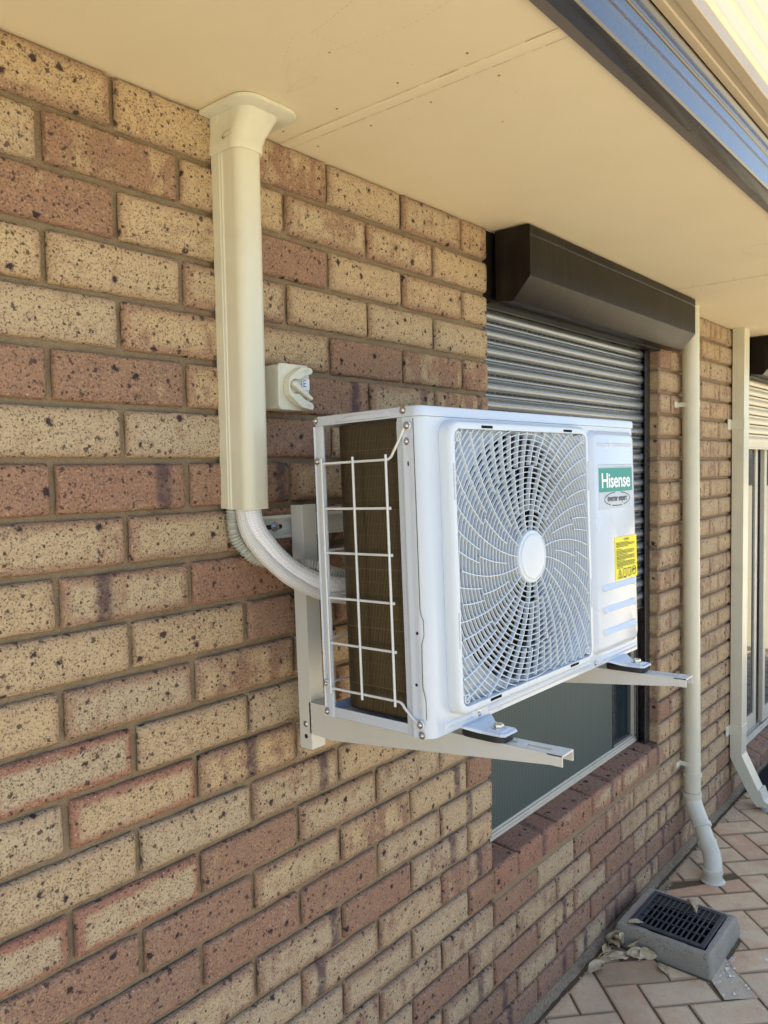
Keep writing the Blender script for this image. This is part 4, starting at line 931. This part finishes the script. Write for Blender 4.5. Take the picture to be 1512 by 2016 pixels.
def inset(poly, d_):
    ar = sum(poly[i][0] * poly[(i + 1) % len(poly)][1] - poly[(i + 1) % len(poly)][0] * poly[i][1] for i in range(len(poly)))
    if ar < 0: poly = poly[::-1]
    res = poly
    for i in range(len(poly)):
        (xa, ya), (xb, yb) = poly[i], poly[(i + 1) % len(poly)]; L = math.hypot(xb - xa, yb - ya); nx_, ny_ = (yb - ya) / L, -(xb - xa) / L
        res = clip(res, nx_, ny_, nx_ * xa + ny_ * ya - d_)
        if len(res) < 3: return None
    return clean(res)
def paver(cx, cy, lx, ly):
    o = og + ea * cx + eb * cy; poly = [o, o + ea * lx, o + ea * lx + eb * ly, o + eb * ly]; poly = [(p.x, p.y) for p in poly]
    mx = sum(p[0] for p in poly) / 4; my = sum(p[1] for p in poly) / 4
    if mx < -1300 or mx > 6500 or my < -2150 or my > 160: return
    if inpoly(mx, my, HOLES[0]) and not (1768 < mx < 2104 and my > -364) : return
    poly = clip(poly, 0, 1, -22 + 6 * noise.noise(Vector((mx, 0, 0))))
    if len(poly) < 3: return
    pieces = [poly]
    x0, x1, y0, y1 = PIT; g = 6
    if any(x0 < p[0] < x1 and y0 < p[1] for p in poly) or (x0 < mx < x1 and y0 < my):
        pieces = [clip(poly, 1, 0, x0 - g), clip(poly, -1, 0, -(x1 + 10)), clip(clip(clip(poly, 0, 1, y0 - g), -1, 0, -(x0 - g)), 1, 0, x1 + 10)]
    if abs(mx - 2408) < 110 and abs(my + 165) < 110:   # notched round the pipe
        pieces = [clip(poly, .6, .8, .6 * 2408 + .8 * -165 - 12), clip(poly, -.6, -.8, -(.6 * 2408 + .8 * -165) - 30)]
    hz = random.uniform(-1.5, 1.5); tl = (random.uniform(-.008, .008), random.uniform(-.008, .008)); tn = (random.random(), random.random() * (1.2 if random.random() < .35 else .2), random.random())
    for pc in pieces:
        pc = clean(pc)
        if len(pc) < 3: continue
        p0 = inset(pc, 2.2)
        if not p0 or len(p0) < 3: continue
        rings = []
        for d_, z_ in ((0, -2232), (0, -2218), (1.2, -2215.6), (3.5, -2215)):
            q = inset(p0, d_) if d_ else clean(inset(p0, 0.001) or [])
            if not q: break
            rings.append((q, z_, d_))
        q0 = rings[0][0]
        rings = [r for r in rings if len(r[0]) == len(q0)]
        if len(rings) < 2: continue
        b = len(pv.v); n = len(q0); vs = []
        for (q, z_, d_) in rings:
            for (x, y) in q: vs.append((x, y, z_ + hz + (x - mx) * tl[0] + (y - my) * tl[1])); pv.at.setdefault('ed', {})[b + len(vs) - 1] = d_
        inn_ = inset(rings[-1][0], 14)
        m = len(rings); fs = [(k * n + i, k * n + (i + 1) % n, (k + 1) * n + (i + 1) % n, (k + 1) * n + i) for k in range(m - 1) for i in range(n)]
        if inn_ and len(inn_) == n:
            for (x, y) in inn_: vs.append((x, y, -2215 + hz + (x - mx) * tl[0] + (y - my) * tl[1])); pv.at['ed'][b + len(vs) - 1] = 18
            fs += [((m - 1) * n + i, (m - 1) * n + (i + 1) % n, m * n + (i + 1) % n, m * n + i) for i in range(n)]; m += 1
        fs.append(tuple((m - 1) * n + i for i in range(n)))
        pv.add(vs, fs)
        for i in range(b, b + len(vs)): pv.at.setdefault('tint', {})[i] = tn
for i in range(-60, 80):
    for j in range(-60, 80):
        m = (i - j) % 4
        if m == 0: paver(i * WP, j * WP, 2 * WP, WP)
        elif m == 3: paver(i * WP, j * WP, WP, 2 * WP)
tag(pv.build('paving', 'paver', None, 30), kind='structure')

# drain pit
mb = MB((1830, -420, -GZ)); random.seed(8); vs = []; cors = [(1722, -412), (1790, -352), (1935, -352), (1802, -500)]
for i in range(25):
    for j in range(25):
        u, v = i / 24, j / 24; x = (cors[0][0] * (1 - u) + cors[1][0] * u) * (1 - v) + (cors[3][0] * (1 - u) + cors[2][0] * u) * v; y = (cors[0][1] * (1 - u) + cors[1][1] * u) * (1 - v) + (cors[3][1] * (1 - u) + cors[2][1] * u) * v
        vs.append((x, y, -2216.6 + 1.2 * noise.noise(Vector((x / 25, y / 25, 0))) + 1.0 * noise.noise(Vector((x / 6, y / 6, 0)))))
mb.add(vs, [(i * 25 + j, (i + 1) * 25 + j, (i + 1) * 25 + j + 1, i * 25 + j + 1) for i in range(24) for j in range(24)])
tag(mb.build('sand_fill', 'debris', None, 60), kind='structure')
pit = thing('drain_pit', 'raised concrete drain surround with black plastic grate beside the wall', 'drain', (1930, -190, -GZ))
QO = (1930, -190, -GZ)
def rect8(x0, x1, y0, y1, z, r, wob=0):
    out = []
    for k, (x, y) in enumerate(rrect(x0, x1, y0, y1, r, 4)):
        w_ = noise.noise(Vector((x / 50, y / 50, z / 30))) * wob; out.append((x + w_, y + w_ * .8, z + noise.noise(Vector((x / 60, y / 60, 7 + z / 40))) * wob * .6))
    return out
def dens(ring, k=5):
    out = []
    for i in range(len(ring)):
        p, q = Vector(ring[i]), Vector(ring[(i + 1) % len(ring)]); L = (q - p).length; m = max(1, int(L / 28))
        for j in range(m):
            v = p.lerp(q, j / m); w_ = noise.noise(v / 24) * 1.6; out.append((v.x + w_, v.y + w_, v.z + noise.noise(v / 30 + Vector((5, 5, 5))) * 1.5))
    return out
zt_ = -2135
prs = [(1791, 2112, -352, -26, -2222, 9), (1790, 2110, -352, -27, -2195, 10), (1788, 2090, -351, -32, -2165, 11), (1787, 2072, -350, -40, zt_ - 7, 11), (1790, 2068, -347, -44, zt_ - 1.5, 9), (1794, 2063, -343, -49, zt_, 7), (1802, 2050, -328, -69, zt_ - .5, 3), (1804, 2048, -326, -71, zt_ - 4, 3), (1804, 2048, -326, -71, zt_ - 60, 3)]
base_r = rrect(0, 1, 0, 1, .1, 4)
rings = []
for (x0, x1, y0, y1, z, r) in prs:
    rg = rrect(x0, x1, y0, y1, r, 4); pts = []
    n = len(rg)
    for i in range(n):
        p, q = rg[i], rg[(i + 1) % n]; m = 12 if i in (4, 9, 14, 19) else 1
        for j in range(m):
            v = Vector((p[0] + (q[0] - p[0]) * j / m, p[1] + (q[1] - p[1]) * j / m, z)); w_ = noise.noise(v / 26) * 2.6 + noise.noise(v / 9) * 1.2
            pts.append((v.x + w_, v.y - w_, v.z + noise.noise(v / 34 + Vector((9, 2, 4))) * (2.2 if z > -2205 else 0)))
    rings.append(pts)
mb = MB(QO); mb.loft(rings); mb.build('concrete_surround', 'concrete', pit, 50)
mb = MB(QO); gx0, gx1, gy0, gy1 = 1806, 2046, -324, -73; zg = -2129
t_ = 6
mb.box(gx0, gx1, gy0, gy0 + 15, zg - t_, zg, 1); mb.box(gx0, gx1, gy1 - 15, gy1, zg - t_, zg, 1); mb.box(gx0, gx0 + 17, gy0 + 15, gy1 - 15, zg - t_, zg, 1); mb.box(gx1 - 17, gx1, gy0 + 15, gy1 - 15, zg - t_, zg, 1)
for i in range(1, 4): x = gx0 + 17 + (gx1 - gx0 - 34) * i / 4; mb.box(x - 2.6, x + 2.6, gy0 + 15, gy1 - 15, zg - t_, zg - .8, .5)
for i in range(1, 13): y = gy0 + 15 + (gy1 - gy0 - 30) * i / 13; mb.box(gx0 + 17, gx1 - 17, y - 2.3, y + 2.3, zg - t_ - 1, zg - 1.4, .5)
mb.build('grate', 'ctrl', pit, 30)
mb = MB(QO); mb.box(gx0 + 2, gx1 - 2, gy0 + 2, gy1 - 2, zg - 72, zg - 52); mb.build('pit_bottom', 'black', pit, 0)

dm = MB((3800, -320, -GZ)); dm.box(3360, 4250, -620, -24, -2214, -2203, 3, 2)
tag(dm.build('door_mat', 'mat', None, 40), 'dark doormat on the paving below the sliding door step', 'mat')
# dry leaves
random.seed(9)
def leaf(pos, L, wd, curl, fold, rot, name='fallen_leaf'):
    rows = []; n = 9
    for i in range(n + 1):
        t = i / n; w_ = wd * math.sin(math.pi * min(1, t * .93 + .05)) ** .8 * (1 - .15 * t) * (1 + .35 * noise.noise(Vector((t * 9, L, 1)))); z = curl * math.sin(math.pi * t) + curl * .8 * t * t; row = []
        for j in range(-3, 4):
            s_ = j / 3; row.append(Vector((L * (t - .5), w_ * s_ + math.sin(t * 7) * wd * .08, z + fold * wd * s_ * s_ + noise.noise(Vector((t * 4, s_ * 2, L))) * 7)))
        rows.append(row)
    R = Euler(rot).to_matrix(); base = Vector(pos); all_ = [R @ v for r in rows for v in r]; mz = min(v.z for v in all_); k = len(rows[0]); lo = base.z
    mb = MB(pos); mb.loft([[base + all_[i * k + j] + Vector((0, 0, -mz)) for j in range(k)] for i in range(len(rows))], closed=False)
    o = mb.build(name, 'leaf', None, 60); sm = o.modifiers.new('thick', 'SOLIDIFY'); sm.thickness = .0008
    return o
LV = [((1797, -30, -2196), 62, 20, 18, .9, (1.2, .5, .7), 'large curled dry leaf at the top of the pile against the wall'),
      ((1780, -52, -2208), 74, 24, 16, .7, (.7, .4, 2.2), 'broad folded dry leaf in the middle of the pile beside the drain'),
      ((1762, -72, -2212), 66, 20, 14, .8, (.5, -.6, 3.4), 'brown dry leaf low in the pile beside the drain'),
      ((1758, -105, -2213), 60, 18, 22, .9, (.9, .3, -.6), 'dry leaf curled up at the right end of the pile'),
      ((1772, -88, -2200), 50, 16, 20, 1.1, (1.4, .3, .2), 'small twisted dry leaf on top of the pile'),
      ((1745, -48, -2212), 58, 17, 12, .6, (.4, .5, 1.2), 'dry leaf tucked between the pile and the wall'),
      ((1760, -130, -2213), 52, 14, 16, .8, (.6, .1, .3), 'narrow dry leaf at the foot of the concrete surround'),
      ((1718, -82, -2213), 84, 21, 6, .2, (.1, .05, -.65), 'flat greyish dry leaf lying alone on the paving in front of the pile'),
      ((1596, -50, -2213), 66, 20, 15, 1.0, (.2, .15, -.4), 'curled yellowish dry leaf nearest the camera by the wall'),
      ((1776, -152, -2213), 62, 19, 6, .2, (1.25, .1, -1.2), 'oval dry leaf leaning on the front of the concrete surround'),
      ((1740, -215, -2213), 46, 19, 5, .3, (.2, .1, .9), 'round pale leaf on the paving before the concrete surround'),
      ((2004, -218, -2129), 52, 17, 16, .9, (.3, .2, 1.0), 'pale crumpled leaf on the black grate'),
      ((1806, -98, -2131), 52, 11, 5, .3, (.1, .1, -.9), 'slim leaf on the rim of the concrete surround'),
      ((1715, -30, -2212), 60, 15, 8, .5, (.3, .1, .3), 'dry leaf flat against the foot of the wall')]
for (p, L, w_, cu, fo, ro, lb) in LV: tag(leaf(p, L, w_, cu, fo, ro), lb, 'leaf', 'dry leaves around the drain')
mb = MB((1680, -60, -GZ)); random.seed(2)
for k in range(7):
    a = Vector((1610 + random.uniform(-5, 10), -40 + random.uniform(-8, 8), -2210)); b = Vector((1735 + random.uniform(-30, 10), -70 + random.uniform(-18, 18), -2206)); m_ = (a + b) / 2 + Vector((0, random.uniform(-14, 14), random.uniform(4, 16))); mb.tube(spline([a, m_, b], 8), .9, 5)
tag(mb.build('dry_grass', 'leaf', None, 60), 'thin pale dry grass stalks lying by the wall', 'grass', None, 'stuff')
# paint flakes and grit
random.seed(4); mb = MB((1850, -380, -GZ))
for (x, y, r) in [(1872, -376, 10), (1890, -392, 8), (1842, -392, 9), (1850, -402, 6), (1827, -445, 7), (1815, -457, 6), (1766, -428, 7), (1735, -406, 6), (2005, -459, 9), (1860, -384, 5)] + [(random.gauss(1900, 130), random.gauss(-430, 60), random.uniform(1.5, 4)) for _ in range(55)] + [(random.uniform(2104, 2125), random.uniform(-380, -200), random.uniform(2, 5)) for _ in range(40)] + [(random.uniform(1770, 1960), random.uniform(-378, -366), random.uniform(2, 4)) for _ in range(50)]:
    if 1768 < x < 2104 and y > -364: continue
    a = random.random() * 6; z = -2217 + (2.5 if r > 4.5 else 2.6); pts = [(x + r * random.uniform(.5, 1.2) * math.cos(a + k * 1.05), y + r * .7 * random.uniform(.5, 1.2) * math.sin(a + k * 1.05), z + random.uniform(.4, .5 + r * .4)) for k in range(6)]
    mb.add(pts + [(x, y, z + r * .5)], [(k, (k + 1) % 6, 6) for k in range(6)])
tag(mb.build('paint_flakes', 'flake', None, 0), 'white paint flakes and chips scattered round the drain', 'litter', None, 'stuff')
mb = MB((2500, -40, -GZ)); random.seed(14)
for _ in range(1500):
    x = random.choice([random.uniform(1000, 3400), random.gauss(3080, 90), random.uniform(2100, 2600)]); y = -24 - abs(random.gauss(0, 14)) if x < 3000 else -24 - abs(random.gauss(0, 60)); r = random.uniform(1, 4.5)
    if 1768 < x < 2104: continue
    pts = [(x + r * math.cos(k * 2.1), y + r * math.sin(k * 2.1), -2216) for k in range(3)] + [(x, y, -2215 + r)]; mb.add(pts, [(0, 1, 3), (1, 2, 3), (2, 0, 3)])
tag(mb.build('gravel', 'debris', None, 0), 'loose grit and crumbs along the foot of the wall', 'gravel', None, 'stuff')
# unseen fence added across the yard to bounce sunlight at the house
fe = MB((2000, -7500, -GZ)); pts = []
for i in range(900): x = -9000 + i * 26; pts.append((x, -7500 + (18 if (i // 2) % 2 else -18)))
fe.loft([[(x, y, -GZ) for x, y in pts], [(x, y, -GZ + 1800) for x, y in pts]], closed=False)
tag(fe.build('bounce_fence', 'fence', None, 30), 'tall unseen sheet metal fence added across the yard to bounce light', 'fence')
